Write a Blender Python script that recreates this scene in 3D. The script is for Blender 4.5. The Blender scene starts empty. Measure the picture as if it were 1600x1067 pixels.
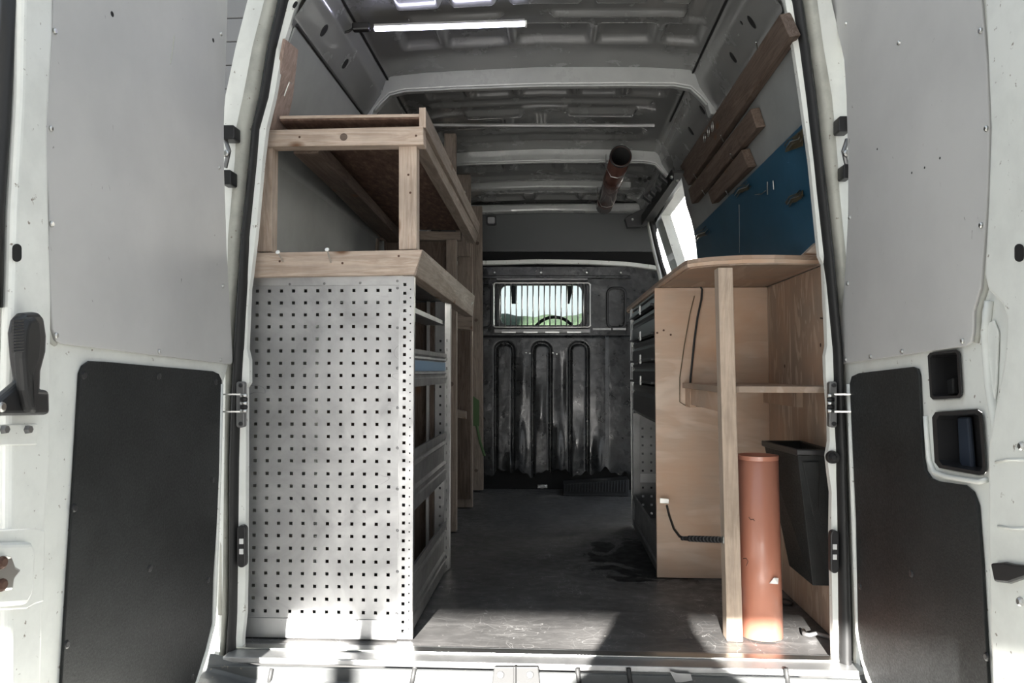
import bpy, bmesh, math, random
from mathutils import Vector, Matrix
random.seed(7)
S = bpy.context.scene
COL = S.collection
# ------------------------------------------------------------------ camera
F = 1150.0; H = 0.746
PH = math.atan(46.5/F); TH = math.atan(65/F*math.cos(PH))
cd = bpy.data.cameras.new('camera'); cam = bpy.data.objects.new('camera', cd); COL.objects.link(cam)
cam.location = (0, 0, H); cam.rotation_euler = (math.pi/2+PH, 0, TH)
cd.sensor_width = 36; cd.lens = F/1600*36; cd.clip_start = 0.02; cd.clip_end = 300
S.camera = cam
FW = Vector((-math.sin(TH)*math.cos(PH), math.cos(TH)*math.cos(PH), math.sin(PH)))
RT = Vector((math.cos(TH), math.sin(TH), 0)); UP = RT.cross(FW)
C0 = Vector((0, 0, H))
def ray(px, py): return FW + RT*((px-800)/F) + UP*((533.5-py)/F)
def at(px, py, Y): d = ray(px, py); return C0 + d*(Y/d.y)
def onX(px, py, X): d = ray(px, py); return C0 + d*(X/d.x)
def onZ(px, py, Z): d = ray(px, py); return C0 + d*((Z-H)/d.z)
def onP(px, py, p0, n): d = ray(px, py); return C0 + d*((p0-C0).dot(n)/d.dot(n))
# ------------------------------------------------------------------ world, sun, exposure
w = bpy.data.worlds.new('world'); S.world = w; w.use_nodes = True
nt = w.node_tree; bg = nt.nodes['Background']
tc = nt.nodes.new('ShaderNodeTexCoord'); sx = nt.nodes.new('ShaderNodeSeparateXYZ'); cr = nt.nodes.new('ShaderNodeValToRGB')
nt.links.new(tc.outputs['Generated'], sx.inputs[0]); nt.links.new(sx.outputs['Z'], cr.inputs[0]); nt.links.new(cr.outputs[0], bg.inputs[0])
cr.color_ramp.elements[0].color = (.93, .95, .95, 1); cr.color_ramp.elements[1].color = (.74, .86, 1.0, 1)
cr.color_ramp.elements[0].position = 0.0; cr.color_ramp.elements[1].position = 0.8
bg.inputs[1].default_value = 1.0
sd = bpy.data.lights.new('sun', 'SUN'); sun = bpy.data.objects.new('sun', sd); COL.objects.link(sun)
sd.energy = 48.0; sd.angle = math.radians(0.6); sd.color = (1, .97, .92)
SUND = Vector((.115, 1, -.29)).normalized()
sun.rotation_euler = SUND.to_track_quat('-Z', 'Y').to_euler(); sun.location = (-1, -6, 4)
S.view_settings.view_transform = 'Standard'; S.view_settings.look = 'None'
S.view_settings.gamma = 1; S.view_settings.use_curve_mapping = False
S.view_settings.exposure = 0.2
# ------------------------------------------------------------------ materials
def mat(name, col, rough=.5, metal=0, coat=0, spec=.5):
    m = bpy.data.materials.new(name); m.use_nodes = True
    b = m.node_tree.nodes['Principled BSDF']
    b.inputs['Base Color'].default_value = (*col, 1); b.inputs['Roughness'].default_value = rough
    b.inputs['Metallic'].default_value = metal; b.inputs['Coat Weight'].default_value = coat
    b.inputs['Specular IOR Level'].default_value = spec
    return m
def N(m, t, **kw):
    n = m.node_tree.nodes.new(t)
    for k, v in kw.items():
        if k in n.inputs: n.inputs[k].default_value = v
        else: setattr(n, k, v)
    return n
def L(m, a, b): m.node_tree.links.new(a, b)
def coords(m, scale=(1, 1, 1), rand=True):
    t = N(m, 'ShaderNodeTexCoord'); mp = N(m, 'ShaderNodeMapping'); mp.inputs['Scale'].default_value = scale
    if rand:
        oi = N(m, 'ShaderNodeObjectInfo'); ad = N(m, 'ShaderNodeVectorMath', operation='MULTIPLY_ADD')
        ad.inputs[1].default_value = (7.3, 5.1, 9.7)
        L(m, oi.outputs['Random'], ad.inputs[0]); L(m, t.outputs['Object'], ad.inputs[2]); L(m, ad.outputs[0], mp.inputs[0])
    else: L(m, t.outputs['Object'], mp.inputs[0])
    return mp.outputs[0]
def ramp(m, src, stops):
    r = N(m, 'ShaderNodeValToRGB'); e = r.color_ramp.elements
    while len(e) < len(stops): e.new(0.5)
    for i, (p, c) in enumerate(stops):
        e[i].position = p; e[i].color = (*c, 1) if len(c) == 3 else c
    L(m, src, r.inputs[0]); return r.outputs[0]
def g(v): return (v, v, v)
def mixc(m, fac, a, b, mode='MIX'):
    n = N(m, 'ShaderNodeMix', data_type='RGBA', blend_type=mode)
    for i, v in ((0, fac), (6, a), (7, b)):
        if hasattr(v, 'links'): L(m, v, n.inputs[i])
        elif i == 0: n.inputs[0].default_value = v
        else: n.inputs[i].default_value = (*v, 1)
    return n.outputs[2]
def noise(m, vec, scale, detail=4, rough=.55, dist=0):
    n = N(m, 'ShaderNodeTexNoise', Scale=scale, Detail=detail, Roughness=rough, Distortion=dist); L(m, vec, n.inputs['Vector']); return n.outputs['Fac']
def bump(m, h, strength=.2, dist=.01):
    b = N(m, 'ShaderNodeBump', Strength=strength, Distance=dist); L(m, h, b.inputs['Height'])
    L(m, b.outputs[0], m.node_tree.nodes['Principled BSDF'].inputs['Normal'])
def out(m, sock, name='Base Color'): L(m, sock, m.node_tree.nodes['Principled BSDF'].inputs[name])
def lines(m, vec, scale, w_, detail=1.5, dist=.6):     # thin curved scratch lines
    n = noise(m, vec, scale, detail, .5, dist)
    return ramp(m, n, [(0.5-w_, g(0)), (0.5, g(1)), (0.5+w_, g(0))])

def wood(name, axis, c1, c2, dark=(.16, .08, .04), fine=1.0):
    m = mat(name, c1, .65, spec=.3)
    sc = [14, 14, 14]; sc[axis] = 1.1
    v = coords(m, sc)
    a = noise(m, v, 2.2*fine, 6, .6, 1.2)
    base = ramp(m, a, [(.3, tuple(x*.9 for x in c2)), (.47, c1), (.53, c2), (.6, c1), (.72, tuple(min(1, x*1.12) for x in c1))])
    sc2 = [40, 40, 40]; sc2[axis] = 2
    v2 = coords(m, sc2); f = noise(m, v2, 3, 3, .6)
    fr = ramp(m, f, [(.35, g(.78)), (.6, g(1))])
    base = mixc(m, .8, base, fr, 'MULTIPLY')
    sk = [9, 9, 9]; sk[axis] = 4.5
    v3 = coords(m, sk); vo = N(m, 'ShaderNodeTexVoronoi', Scale=1.0); L(m, v3, vo.inputs['Vector'])
    kn = ramp(m, vo.outputs['Distance'], [(.05, g(1)), (.14, g(0))])
    base = mixc(m, kn, base, dark)
    v4 = coords(m, (1, 1, 1)); d = ramp(m, noise(m, v4, 6, 5, .65), [(.35, g(.72)), (.62, g(1))])
    base = mixc(m, .7, base, d, 'MULTIPLY')
    out(m, base); bump(m, f, .15, .002)
    return m
PINE1, PINE2 = (.55, .445, .365), (.45, .345, .27)
pine = [wood('pine_%s' % 'xyz'[i], i, PINE1, PINE2) for i in range(3)]
OLD1, OLD2 = (.155, .115, .092), (.10, .068, .05)
oldw = [wood('stained_wood_%s' % 'xyz'[i], i, OLD1, OLD2) for i in range(3)]
GR1, GR2 = (.33, .27, .225), (.25, .20, .16)
greyw = [wood('weathered_pine_%s' % 'xyz'[i], i, GR1, GR2) for i in range(3)]
def ply(name, axis, c1, c2, sc):
    m = mat(name, c1, .6, spec=.3)
    s = [3.2*sc]*3; s[axis] = .6*sc
    v = coords(m, s)
    a = noise(m, v, 1.3, 3, .5, 1.8)
    wv = N(m, 'ShaderNodeMath', operation='MULTIPLY'); wv.inputs[1].default_value = 22; L(m, a, wv.inputs[0])
    sn = N(m, 'ShaderNodeMath', operation='SINE'); L(m, wv.outputs[0], sn.inputs[0])
    r = ramp(m, sn.outputs[0], [(0, c2), (.55, c1), (1, tuple(x*1.08 for x in c1))])
    s2 = [30]*3; s2[axis] = 3
    f = noise(m, coords(m, s2), 2, 4, .6)
    b = mixc(m, .6, r, ramp(m, f, [(.35, g(.85)), (.6, g(1))]), 'MULTIPLY')
    st = ramp(m, noise(m, coords(m, (1, 1, 1)), 4, 4, .6), [(.38, g(0)), (.7, g(1))])
    b = mixc(m, st, b, tuple(x*y for x, y in zip(c1, (.92, .74, .62))))
    out(m, b); bump(m, f, .12, .002)
    return m
ply_x = ply('plywood_x', 0, (.60, .485, .39), (.54, .415, .32), 1)
ply_z = ply('plywood_z', 2, (.52, .43, .36), (.36, .28, .22), 3)
ply_y = ply('plywood_y', 1, (.42, .34, .28), (.32, .25, .195), 1.5)
chip = mat('red_brown_board', (.2, .09, .055), .7, spec=.25)
_v = coords(chip, (1, 1, 1)); _n = noise(chip, coords(chip, (25, 8, 25)), 2, 5, .7)
out(chip, ramp(chip, _n, [(.3, (.085, .05, .038)), (.55, (.17, .105, .078)), (.75, (.30, .21, .16))])); bump(chip, _n, .3, .003)

def paintm(name, col, rough, dirt=.25, coat=.25, specks=True):
    m = mat(name, col, rough, coat=coat); v = coords(m, (1, 1, 1), False)
    n = noise(m, v, 7, 6, .65)
    b = ramp(m, n, [(.32, tuple(c*(1-dirt) for c in col)), (.55, col)])
    s = ramp(m, noise(m, v, 60, 3, .6), [(.27, g(1)), (.33, g(0))])
    if specks: b = mixc(m, s, b, (.22, .19, .15))
    out(m, b)
    out(m, ramp(m, n, [(.3, g(rough+.15)), (.7, g(rough))]), 'Roughness')
    return m
white = paintm('white_van_paint', (.74, .755, .715), .28, .12)
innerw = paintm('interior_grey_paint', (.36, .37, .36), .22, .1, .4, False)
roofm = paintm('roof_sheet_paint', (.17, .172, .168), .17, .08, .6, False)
channel = paintm('aged_channel_paint', (.46, .46, .41), .45, .3, .1)
lining = mat('grey_lining_board', (.52, .515, .50), .55)
_v = coords(lining, (1, 1, 1)); _n = noise(lining, _v, 2.5, 5, .6)
_b = ramp(lining, _n, [(.3, (.45, .447, .437)), (.62, (.53, .525, .51))])
_d = ramp(lining, noise(lining, coords(lining, (1, 16, 10)), 2.0, 5, .75), [(.68, g(0)), (.80, g(.5))]); _b = mixc(lining, _d, _b, (.24, .225, .20))
_d = ramp(lining, noise(lining, coords(lining, (1, 45, 22)), 1.6, 2, .5, .6), [(.74, g(0)), (.79, g(.9))]); _b = mixc(lining, _d, _b, (.16, .15, .14)); out(lining, _b)
walllin = mat('wall_lining_board', (.33, .34, .335), .5)
_n = noise(walllin, coords(walllin), 3, 5, .6); out(walllin, ramp(walllin, _n, [(.3, (.20, .21, .205)), (.65, (.28, .29, .285))]))
blackb = mat('black_board', (.022, .024, .023), .5, spec=.22)
_v = coords(blackb); _n = noise(blackb, _v, 5, 6, .7)
out(blackb, ramp(blackb, _n, [(.3, (.012, .013, .013)), (.75, (.028, .03, .03))]))
out(blackb, ramp(blackb, noise(blackb, _v, 200, 2), [(.3, g(.42)), (.7, g(.6))]), 'Roughness')
bump(blackb, noise(blackb, _v, 260, 2), .25, .002)
rubber = mat('black_rubber', (.012, .012, .012), .55)
plastic = mat('black_plastic', (.018, .018, .019), .38)
deep = mat('recess_shade', (.006, .006, .006), .8)  # near-black fill, stands in for the shade in holes and gaps
def alum(name, base, rough, metal=.75):
    m = mat(name, g(base), rough, metal); v = coords(m, (1, 1, 1), False)
    n = noise(m, v, 5, 5, .6, 1.0)
    b = ramp(m, n, [(.3, g(base*.78)), (.5, g(base)), (.7, g(min(1, base*1.2)))])
    s = lines(m, coords(m, (1.6, 1, 3), False), 2.6, .0035, 1, 1.2)
    k = ramp(m, noise(m, v, 3, 2), [(.55, g(0)), (.65, g(.8))])
    b = mixc(m, mixc(m, s, g(0), k), b, g(base*.35)); out(m, b)
    out(m, ramp(m, noise(m, v, 14, 5, .7), [(.3, g(rough-.1)), (.7, g(rough+.1))]), 'Roughness')
    bump(m, n, .12, .01)
    return m
alu = alum('galvanised_sheet', .37, .44, .75)
alup = alum('aluminium_profile', .40, .38, .8)
alud = alum('dull_aluminium', .22, .42, .7)
steel = mat('bright_steel', (.6, .6, .58), .3, 1)
rust = mat('rusty_steel', (.10, .055, .04), .6, .6)
chrome = mat('white_latch_metal', (.85, .85, .83), .3, .2)
bpaint = mat('black_bulkhead_paint', (.018, .019, .02), .24, .2, .3)
_v = coords(bpaint, (1, 1, 1), False); _n = noise(bpaint, _v, 9, 6, .7)
out(bpaint, ramp(bpaint, _n, [(.38, (.012, .013, .014)), (.72, (.055, .057, .06))]))
out(bpaint, ramp(bpaint, noise(bpaint, _v, 16, 4), [(.3, g(.2)), (.7, g(.42))]), 'Roughness'); bump(bpaint, noise(bpaint, _v, 6, 3), .35, .03)
floorm = mat('scuffed_dark_floor', (.04, .04, .04), .45)
_v = coords(floorm, (1, 1, 1), False); _n = noise(floorm, _v, 3, 6, .65)
_b = ramp(floorm, _n, [(.3, (.05, .049, .048)), (.7, (.115, .111, .108))])
_st = ramp(floorm, noise(floorm, coords(floorm, (2.0, 7, 1), False), 2.5, 6, .7, 1.5), [(.5, g(0)), (.7, g(.5))]); _b = mixc(floorm, _st, _b, (.19, .185, .18))
for sc_, k_, w_ in (((1, 1, 1), 9, .004), ((2.2, 1, 1), 6, .003), ((1, 2.6, 1), 8, .003), ((.7, .7, 1), 19, .006)):
    s_ = lines(floorm, coords(floorm, sc_, False), k_, w_, 1, 1.2)
    mk = ramp(floorm, noise(floorm, _v, 3.1+k_*.3, 3), [(.48, g(0)), (.6, g(.75))])
    _b = mixc(floorm, mixc(floorm, s_, g(0), mk), _b, (.42, .41, .40))
_sp = ramp(floorm, noise(floorm, _v, 70, 2), [(.74, g(0)), (.77, g(1))]); _b = mixc(floorm, _sp, _b, (.5, .48, .45))
# spilled wet stain beside the right-hand racking
_t = N(floorm, 'ShaderNodeTexCoord'); _w = N(floorm, 'ShaderNodeTexCoord')
floorm_stain = (_b, _n)
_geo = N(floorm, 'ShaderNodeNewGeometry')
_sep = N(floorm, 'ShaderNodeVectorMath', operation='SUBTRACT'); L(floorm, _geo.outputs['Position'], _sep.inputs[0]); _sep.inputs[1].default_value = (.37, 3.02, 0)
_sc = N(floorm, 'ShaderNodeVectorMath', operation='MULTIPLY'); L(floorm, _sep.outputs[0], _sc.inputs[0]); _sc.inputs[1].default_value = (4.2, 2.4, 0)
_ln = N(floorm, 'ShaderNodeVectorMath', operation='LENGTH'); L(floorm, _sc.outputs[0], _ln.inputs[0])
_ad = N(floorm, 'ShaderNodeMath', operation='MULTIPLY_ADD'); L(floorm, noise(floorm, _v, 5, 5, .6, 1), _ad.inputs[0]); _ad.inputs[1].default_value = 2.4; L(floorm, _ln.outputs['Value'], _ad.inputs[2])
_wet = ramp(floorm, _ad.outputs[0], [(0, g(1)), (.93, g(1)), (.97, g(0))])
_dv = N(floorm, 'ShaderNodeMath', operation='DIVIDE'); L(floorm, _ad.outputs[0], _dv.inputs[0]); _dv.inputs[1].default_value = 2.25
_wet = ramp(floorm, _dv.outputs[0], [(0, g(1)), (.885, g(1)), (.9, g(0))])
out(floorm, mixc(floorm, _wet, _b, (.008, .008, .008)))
out(floorm, ramp(floorm, noise(floorm, _v, 25, 4), [(.3, g(.34)), (.7, g(.6))]), 'Roughness'); bump(floorm, noise(floorm, _v, 90, 3), .15, .002)
terra = mat('orange_brown_pipe', (.42, .15, .085), .3, coat=.3)
_n = noise(terra, coords(terra, (3, 3, 1)), 3, 4, .6); out(terra, ramp(terra, _n, [(.3, (.46, .19, .125)), (.62, (.50, .22, .15)), (.8, (.58, .34, .26))]))
brownp = mat('brown_pipe', (.075, .035, .027), .25, coat=.4)
bluem = mat('blue_painted_board', (.012, .085, .17), .42)
_n = noise(bluem, coords(bluem), 5, 5, .6); _b = ramp(bluem, _n, [(.3, (.010, .055, .10)), (.7, (.018, .08, .14))])
_s = lines(bluem, coords(bluem, (1, 3, 1)), 5, .004, 1, 1); _k = ramp(bluem, noise(bluem, coords(bluem), 4, 2), [(.55, g(0)), (.65, g(.6))])
out(bluem, mixc(bluem, mixc(bluem, _s, g(0), _k), _b, (.1, .2, .28)))
green = mat('green_label', (.06, .12, .04), .6)
brass = mat('brass_hook', (.17, .14, .085), .4, .8)
led = mat('led_strip', (1, 1, 1), .5); _b = led.node_tree.nodes['Principled BSDF']
_b.inputs['Emission Color'].default_value = (.74, .74, 1, 1); _b.inputs["Emission Strength"].default_value = 16
glass = mat('glass', (.8, .9, .88), .05); glass.node_tree.nodes['Principled BSDF'].inputs['Transmission Weight'].default_value = 1
glass.node_tree.nodes['Principled BSDF'].inputs['IOR'].default_value = 1.02
leafm = mat('hedge_leaves', (.05, .10, .03), .7); _n = noise(leafm, coords(leafm), 9, 5, .7)
out(leafm, ramp(leafm, _n, [(.3, (.010, .018, .008)), (.7, (.035, .052, .024))]))
conc = mat('concrete', (.4, .39, .37), .8); _n = noise(conc, coords(conc), 4, 6, .7); out(conc, ramp(conc, _n, [(.3, (.09, .088, .085)), (.7, (.16, .156, .15))]))
cladm = mat('grey_cladding', (.2, .2, .2), .6); cream = mat('cream_cladding', (.78, .77, .73), .6)
blueg = mat('blue_film', (.16, .28, .42), .4, .3)
cloth1 = mat('dark_jacket', (.03, .035, .05), .9); skinm = mat('skin', (.5, .3, .22), .6)
# ------------------------------------------------------------------ mesh tools
WL = {}
class MB:
    def __init__(s): s.v = []; s.f = []
    def add(s, vs, fs):
        o = len(s.v); s.v += [Vector(p) for p in vs]; s.f += [tuple(i+o for i in f) for f in fs]; return s
    def hexa(s, p): return s.add(p, [(0, 3, 2, 1), (4, 5, 6, 7), (0, 1, 5, 4), (1, 2, 6, 5), (2, 3, 7, 6), (3, 0, 4, 7)])
    def box(s, a, b):
        (x0, y0, z0), (x1, y1, z1) = a, b
        return s.hexa([(x0, y0, z0), (x1, y0, z0), (x1, y1, z0), (x0, y1, z0), (x0, y0, z1), (x1, y0, z1), (x1, y1, z1), (x0, y1, z1)])
    def prism(s, pts, ext):
        pts = [Vector(p) for p in pts]; ext = Vector(ext); n = len(pts)
        return s.add(pts+[p+ext for p in pts], [tuple(range(n)), tuple(range(2*n-1, n-1, -1))]+[(i, i+n, (i+1) % n+n, (i+1) % n) for i in range(n)])
    def bar(s, a, b, wv, hv):    # from a to b; wv,hv full-size vectors, a/b are centres
        a, b, wv, hv = map(Vector, (a, b, wv, hv)); wv = wv/2; hv = hv/2
        return s.hexa([a-wv-hv, a+wv-hv, b+wv-hv, b-wv-hv, a-wv+hv, a+wv+hv, b+wv+hv, b-wv+hv])
    def tube(s, pts, r, n=8, cap=True, closed=False):
        pts = [Vector(p) for p in pts]; m = len(pts); rings = []; up = None
        for i, p in enumerate(pts):
            if closed: t = pts[(i+1) % m]-pts[i-1]
            else: t = pts[min(i+1, m-1)]-pts[max(i-1, 0)]
            t.normalize()
            if up is None: up = Vector((0, 0, 1)) if abs(t.z) < .9 else Vector((1, 0, 0))
            a = t.cross(up).normalized(); up = a.cross(t).normalized()
            rr = r[i] if isinstance(r, (list, tuple)) else r
            rings.append([p+a*math.cos(2*math.pi*k/n)*rr+up*math.sin(2*math.pi*k/n)*rr for k in range(n)])
        vs = [q for R in rings for q in R]; fs = []
        for i in range(m if closed else m-1):
            j = (i+1) % m
            for k in range(n): fs.append((i*n+k, i*n+(k+1) % n, j*n+(k+1) % n, j*n+k))
        if cap and not closed: fs += [tuple(range(n-1, -1, -1)), tuple((m-1)*n+k for k in range(n))]
        return s.add(vs, fs)
    def pipe(s, a, b, ro, ri, n=40):    # hollow
        a, b = Vector(a), Vector(b); t = (b-a).normalized(); u = t.orthogonal().normalized(); v = t.cross(u)
        vs = []
        for (p, r) in ((a, ro), (b, ro), (b, ri), (a, ri)):
            vs += [p+u*math.cos(2*math.pi*k/n)*r+v*math.sin(2*math.pi*k/n)*r for k in range(n)]
        fs = []
        for q in range(4):
            j = (q+1) % 4
            for k in range(n): fs.append((q*n+k, q*n+(k+1) % n, j*n+(k+1) % n, j*n+k))
        return s.add(vs, fs)
    def disc(s, c, nrm, r, h, n=12, dome=.6):
        c, nrm = Vector(c), Vector(nrm).normalized()
        return s.tube([c, c+nrm*h*.6, c+nrm*h], [r, r*.92, r*dome], n)
    def perf(s, o, u, v, us, vs_, hu, hv, U, V):   # sheet with square holes
        o, u, v = Vector(o), Vector(u), Vector(v)
        A = [0]+[x for c in us for x in (c-hu/2, c+hu/2)]+[U]; B = [0]+[x for c in vs_ for x in (c-hv/2, c+hv/2)]+[V]
        na, nb = len(A), len(B)
        pts = [o+u*a+v*b for b in B for a in A]
        fs = [(j*na+i, j*na+i+1, (j+1)*na+i+1, (j+1)*na+i) for j in range(nb-1) for i in range(na-1) if not (i % 2 == 1 and j % 2 == 1)]
        return s.add(pts, fs)
    def build(s, name, m, parent=None, bevel=0, smooth=False, solid=0, label=None, cat=None, group=None, kind=None, seg=2):
        lo = Vector((min(p.x for p in s.v), min(p.y for p in s.v), min(p.z for p in s.v)))
        hi = Vector((max(p.x for p in s.v), max(p.y for p in s.v), max(p.z for p in s.v)))
        c = Vector(((lo.x+hi.x)/2, (lo.y+hi.y)/2, lo.z))
        me = bpy.data.meshes.new(name); me.from_pydata([p-c for p in s.v], [], s.f); me.materials.append(m)
        bm = bmesh.new(); bm.from_mesh(me); bmesh.ops.recalc_face_normals(bm, faces=bm.faces); bm.to_mesh(me); bm.free()
        if smooth:
            for p in me.polygons: p.use_smooth = True
        o = bpy.data.objects.new(name, me); COL.objects.link(o)
        if parent: o.parent = parent; o.location = c-WL[parent.name]
        else: o.location = c
        WL[o.name] = c
        if solid: md = o.modifiers.new('solid', 'SOLIDIFY'); md.thickness = solid; md.offset = 0
        if bevel: md = o.modifiers.new('bevel', 'BEVEL'); md.width = bevel; md.segments = seg; md.limit_method = 'ANGLE'; md.angle_limit = math.radians(35)
        tag(o, label, cat, group, kind)
        return o
def tag(o, label=None, cat=None, group=None, kind=None):
    if label: o['label'] = label
    if cat: o['category'] = cat
    if group: o['group'] = group
    if kind: o['kind'] = kind
    return o
def thing(name, loc, label, cat, group=None, kind=None):
    o = bpy.data.objects.new(name, None); o.empty_display_size = .05; COL.objects.link(o); o.location = loc; WL[o.name] = Vector(loc)
    return tag(o, label, cat, group, kind)
def arc(cx, cy, r, a0, a1, n=5): return [(cx+r*math.cos(math.radians(a0+(a1-a0)*i/n)), cy+r*math.sin(math.radians(a0+(a1-a0)*i/n))) for i in range(n+1)]
def rrect(x0, y0, x1, y1, r, n=4):
    return arc(x1-r, y1-r, r, 0, 90, n)+arc(x0+r, y1-r, r, 90, 180, n)+arc(x0+r, y0+r, r, 180, 270, n)+arc(x1-r, y0+r, r, 270, 360, n)
def rrect_sd(x, y, cx, cy, hx, hy, r):    # signed distance to a rounded rectangle
    qx, qy = abs(x-cx)-hx+r, abs(y-cy)-hy+r
    return math.hypot(max(qx, 0), max(qy, 0))+min(max(qx, qy), 0)-r
def sstep(a, b, x): t = min(1, max(0, (x-a)/(b-a))); return t*t*(3-2*t)
def gridmesh(fn, nu, nv):
    m = MB(); m.add([fn(i/nu, j/nv) for j in range(nv+1) for i in range(nu+1)],
                    [(j*(nu+1)+i, j*(nu+1)+i+1, (j+1)*(nu+1)+i+1, (j+1)*(nu+1)+i) for j in range(nv) for i in range(nu)])
    return m
ZR = H   # heights measured from eye level become absolute with +ZR
CX = -.055

# ================================================================== SETTING
MB().box((-.90, 1.985, -.03), (.80, 4.75, 0)).build('floor', floorm, kind='structure', label='dark scuffed load floor of the van with pale scratches')
# ---- side walls
Wl = thing('wall_left', (CX-.9, 3.3, 0), 'left body side of the van with grey lining board', None, kind='structure'); 
Wr = thing('wall_right', (CX+.9, 3.3, 0), 'right body side of the van with grey lining board and open side doorway', None, kind='structure')
def skin_prof(s, t): # s=-1 left, 1 right; t outward offset
    return [(CX+s*(.845+t), -.05), (CX+s*(.855+t), .95), (CX+s*(.82+t), 1.35), (CX+s*(.71+t), 1.71), (CX+s*(.66+t), 1.90+t)]
def skin(s, y0, y1, k0=0, k1=5):
    a = skin_prof(s, .01)[k0:k1]; b = skin_prof(s, .07)[k0:k1]
    pts = [(x, y0, z) for x, z in a]+[(x, y0, z) for x, z in reversed(b)]
    return pts, (0, y1-y0, 0)
m = MB(); m.prism(*skin(-1, 1.99, 4.8)); m.build('body_side', white, Wl)
m = MB(); m.prism(*skin(1, 1.99, 3.62)); m.prism(*skin(1, 4.56, 4.8)); m.prism(*skin(1, 3.62, 4.56, 3, 5)); m.build('body_side', white, Wr)
# lining boards
PLp, PLn = Vector((-.72, 2.5, 1.711)), Vector((1, 0, -.373)).normalized()
MB().prism([(-.72, 1.99, 1.711), (-.845, 1.99, 1.376), (-.885, 1.99, .95), (-.893, 1.99, .95), (-.853, 1.99, 1.376), (-.728, 1.99, 1.711)], (0, 2.4, 0)).build('lining_board', walllin, Wl, bevel=.002)
PRp = at(1062, 262, 3.55); _a = at(1225, 11, 2.0); _c = at(1090, 400, 3.55)
PRn = (_a-PRp).cross(_c-PRp).normalized()
if PRn.x > 0: PRn = -PRn        # faces the aisle
def PR(px, py, off=0): return onP(px, py, PRp+PRn*off, PRn)
def PRz(y, z, off=0): return Vector((PRp.x-((y-PRp.y)*PRn.y+(z-PRp.z)*PRn.z)/PRn.x, y, z))+PRn*off
pr = [PR(1229, 0), PR(1062, 262), PR(1072, 320), PR(1080, 345), PR(1084, 362), PR(1090, 400), PRz(3.52, 1.084), PRz(2.03, 1.084), PR(1262, 150)]
MB().prism(pr, -PRn*.008).build('lining_board', walllin, Wr, bevel=.001)
# dark gap line at lining top edges: rubber beading
MB().tube([(-.716, 1.99, 1.716), (-.716, 4.3, 1.716)], .005, 6).build('beading', rubber, Wl)
# ---- ceiling
Ce = thing('ceiling', (CX, 3.3, 1.8), 'pressed steel van roof seen from inside, unlined grey paint', None, kind='structure')
PROF = [(-.625, 1.645), (-.622, 1.66), (-.60, 1.69), (-.565, 1.745), (-.55, 1.79), (-.535, 1.805), (-.40, 1.818), (0, 1.828), (.40, 1.818), (.535, 1.805), (.55, 1.79), (.565, 1.745), (.60, 1.69), (.622, 1.66), (.625, 1.645)]
PROF = [(x*1.07, H+(z-H)*1.07) for x, z in PROF]
DROP = lambda y: .075*sstep(3.2, 4.6, y)
_L = [0]
for a, b in zip(PROF, PROF[1:]): _L.append(_L[-1]+math.hypot(b[0]-a[0], b[1]-a[1]))
def prof(u):
    d = u*_L[-1]
    for i in range(len(PROF)-1):
        if d <= _L[i+1]+1e-9:
            t = (d-_L[i])/(_L[i+1]-_L[i]); return PROF[i][0]+(PROF[i+1][0]-PROF[i][0])*t, PROF[i][1]+(PROF[i+1][1]-PROF[i][1])*t
BOWS = [2.76, 3.72, 4.02, 4.62]
pans = []
def pan(x, y, hx, hy, d, r=.02): pans.append((x*1.05, 2+(y-2)*1.10+.08*(y > 2.6), hx*1.08, hy*1.1, d, r))
# first bay
for x, hx in ((-.40, .07), (-.235, .07), (-.02, .11), (.20, .08), (.36, .05)): pan(x, 2.17, hx, .05, .016)
for x, hx in ((-.44, .06), (-.25, .10), (.0, .12), (.235, .09), (.42, .06)): pan(x, 2.44, hx, .065, -.018)
pan(-.30, 2.30, .14, .012, .012, .01); pan(.2, 2.30, .2, .012, .012, .01)
pan(.44, 2.28, .035, .09, -.014)
# second bay
for x, hx in ((-.42, .07), (-.24, .08), (-.03, .10), (.18, .08), (.37, .07)): pan(x, 2.80, hx, .08, -.018)
pan(CX, 2.93, .44, .012, .012, .01); pan(-.25, 3.04, .12, .03, .016, .012); pan(.2, 3.04, .14, .03, .016, .012)
pan(CX, 3.30, .46, .07, -.014, .05); pan(-.2, 3.12, .02, .06, .012, .01); pan(.12, 3.12, .02, .06, .012, .01)
# further bays
for x in (-.36, -.1, .16, .38): pan(x, 3.70, .10, .06, -.016)
pan(CX, 3.86, .44, .02, .012, .015)
for x in (-.3, .02, .3): pan(x, 4.22, .12, .07, -.016)
pan(CX, 4.40, .46, .012, .012, .01)
def roof(u, v):
    X, Z = prof(u); y = 1.97+v*2.75; x = X+CX; dz = 0
    if abs(X) < .565:
        for (px_, py_, hx, hy, d, r) in pans:
            if abs(py_-y) < hy+.03 and abs(px_-x) < hx+.03:
                s = rrect_sd(x, y, px_, py_, hx, hy, min(r, hx, hy)); dz -= 1.5*d*(1-sstep(-.012, .004, s))
    elif .56 < abs(X): dz = 0
    return Vector((x, y, Z+dz-DROP(y)))
rm = gridmesh(roof, 160, 340).build('roof_sheet', roofm, Ce, smooth=True)
MB().prism([(CX-.78, 1.99, 1.94), (CX-.70, 1.99, 1.97), (CX, 1.99, 2.0), (CX+.70, 1.99, 1.97), (CX+.78, 1.99, 1.94)], (0, 2.8, 0)).build('roof_skin', white, Ce)
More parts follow.
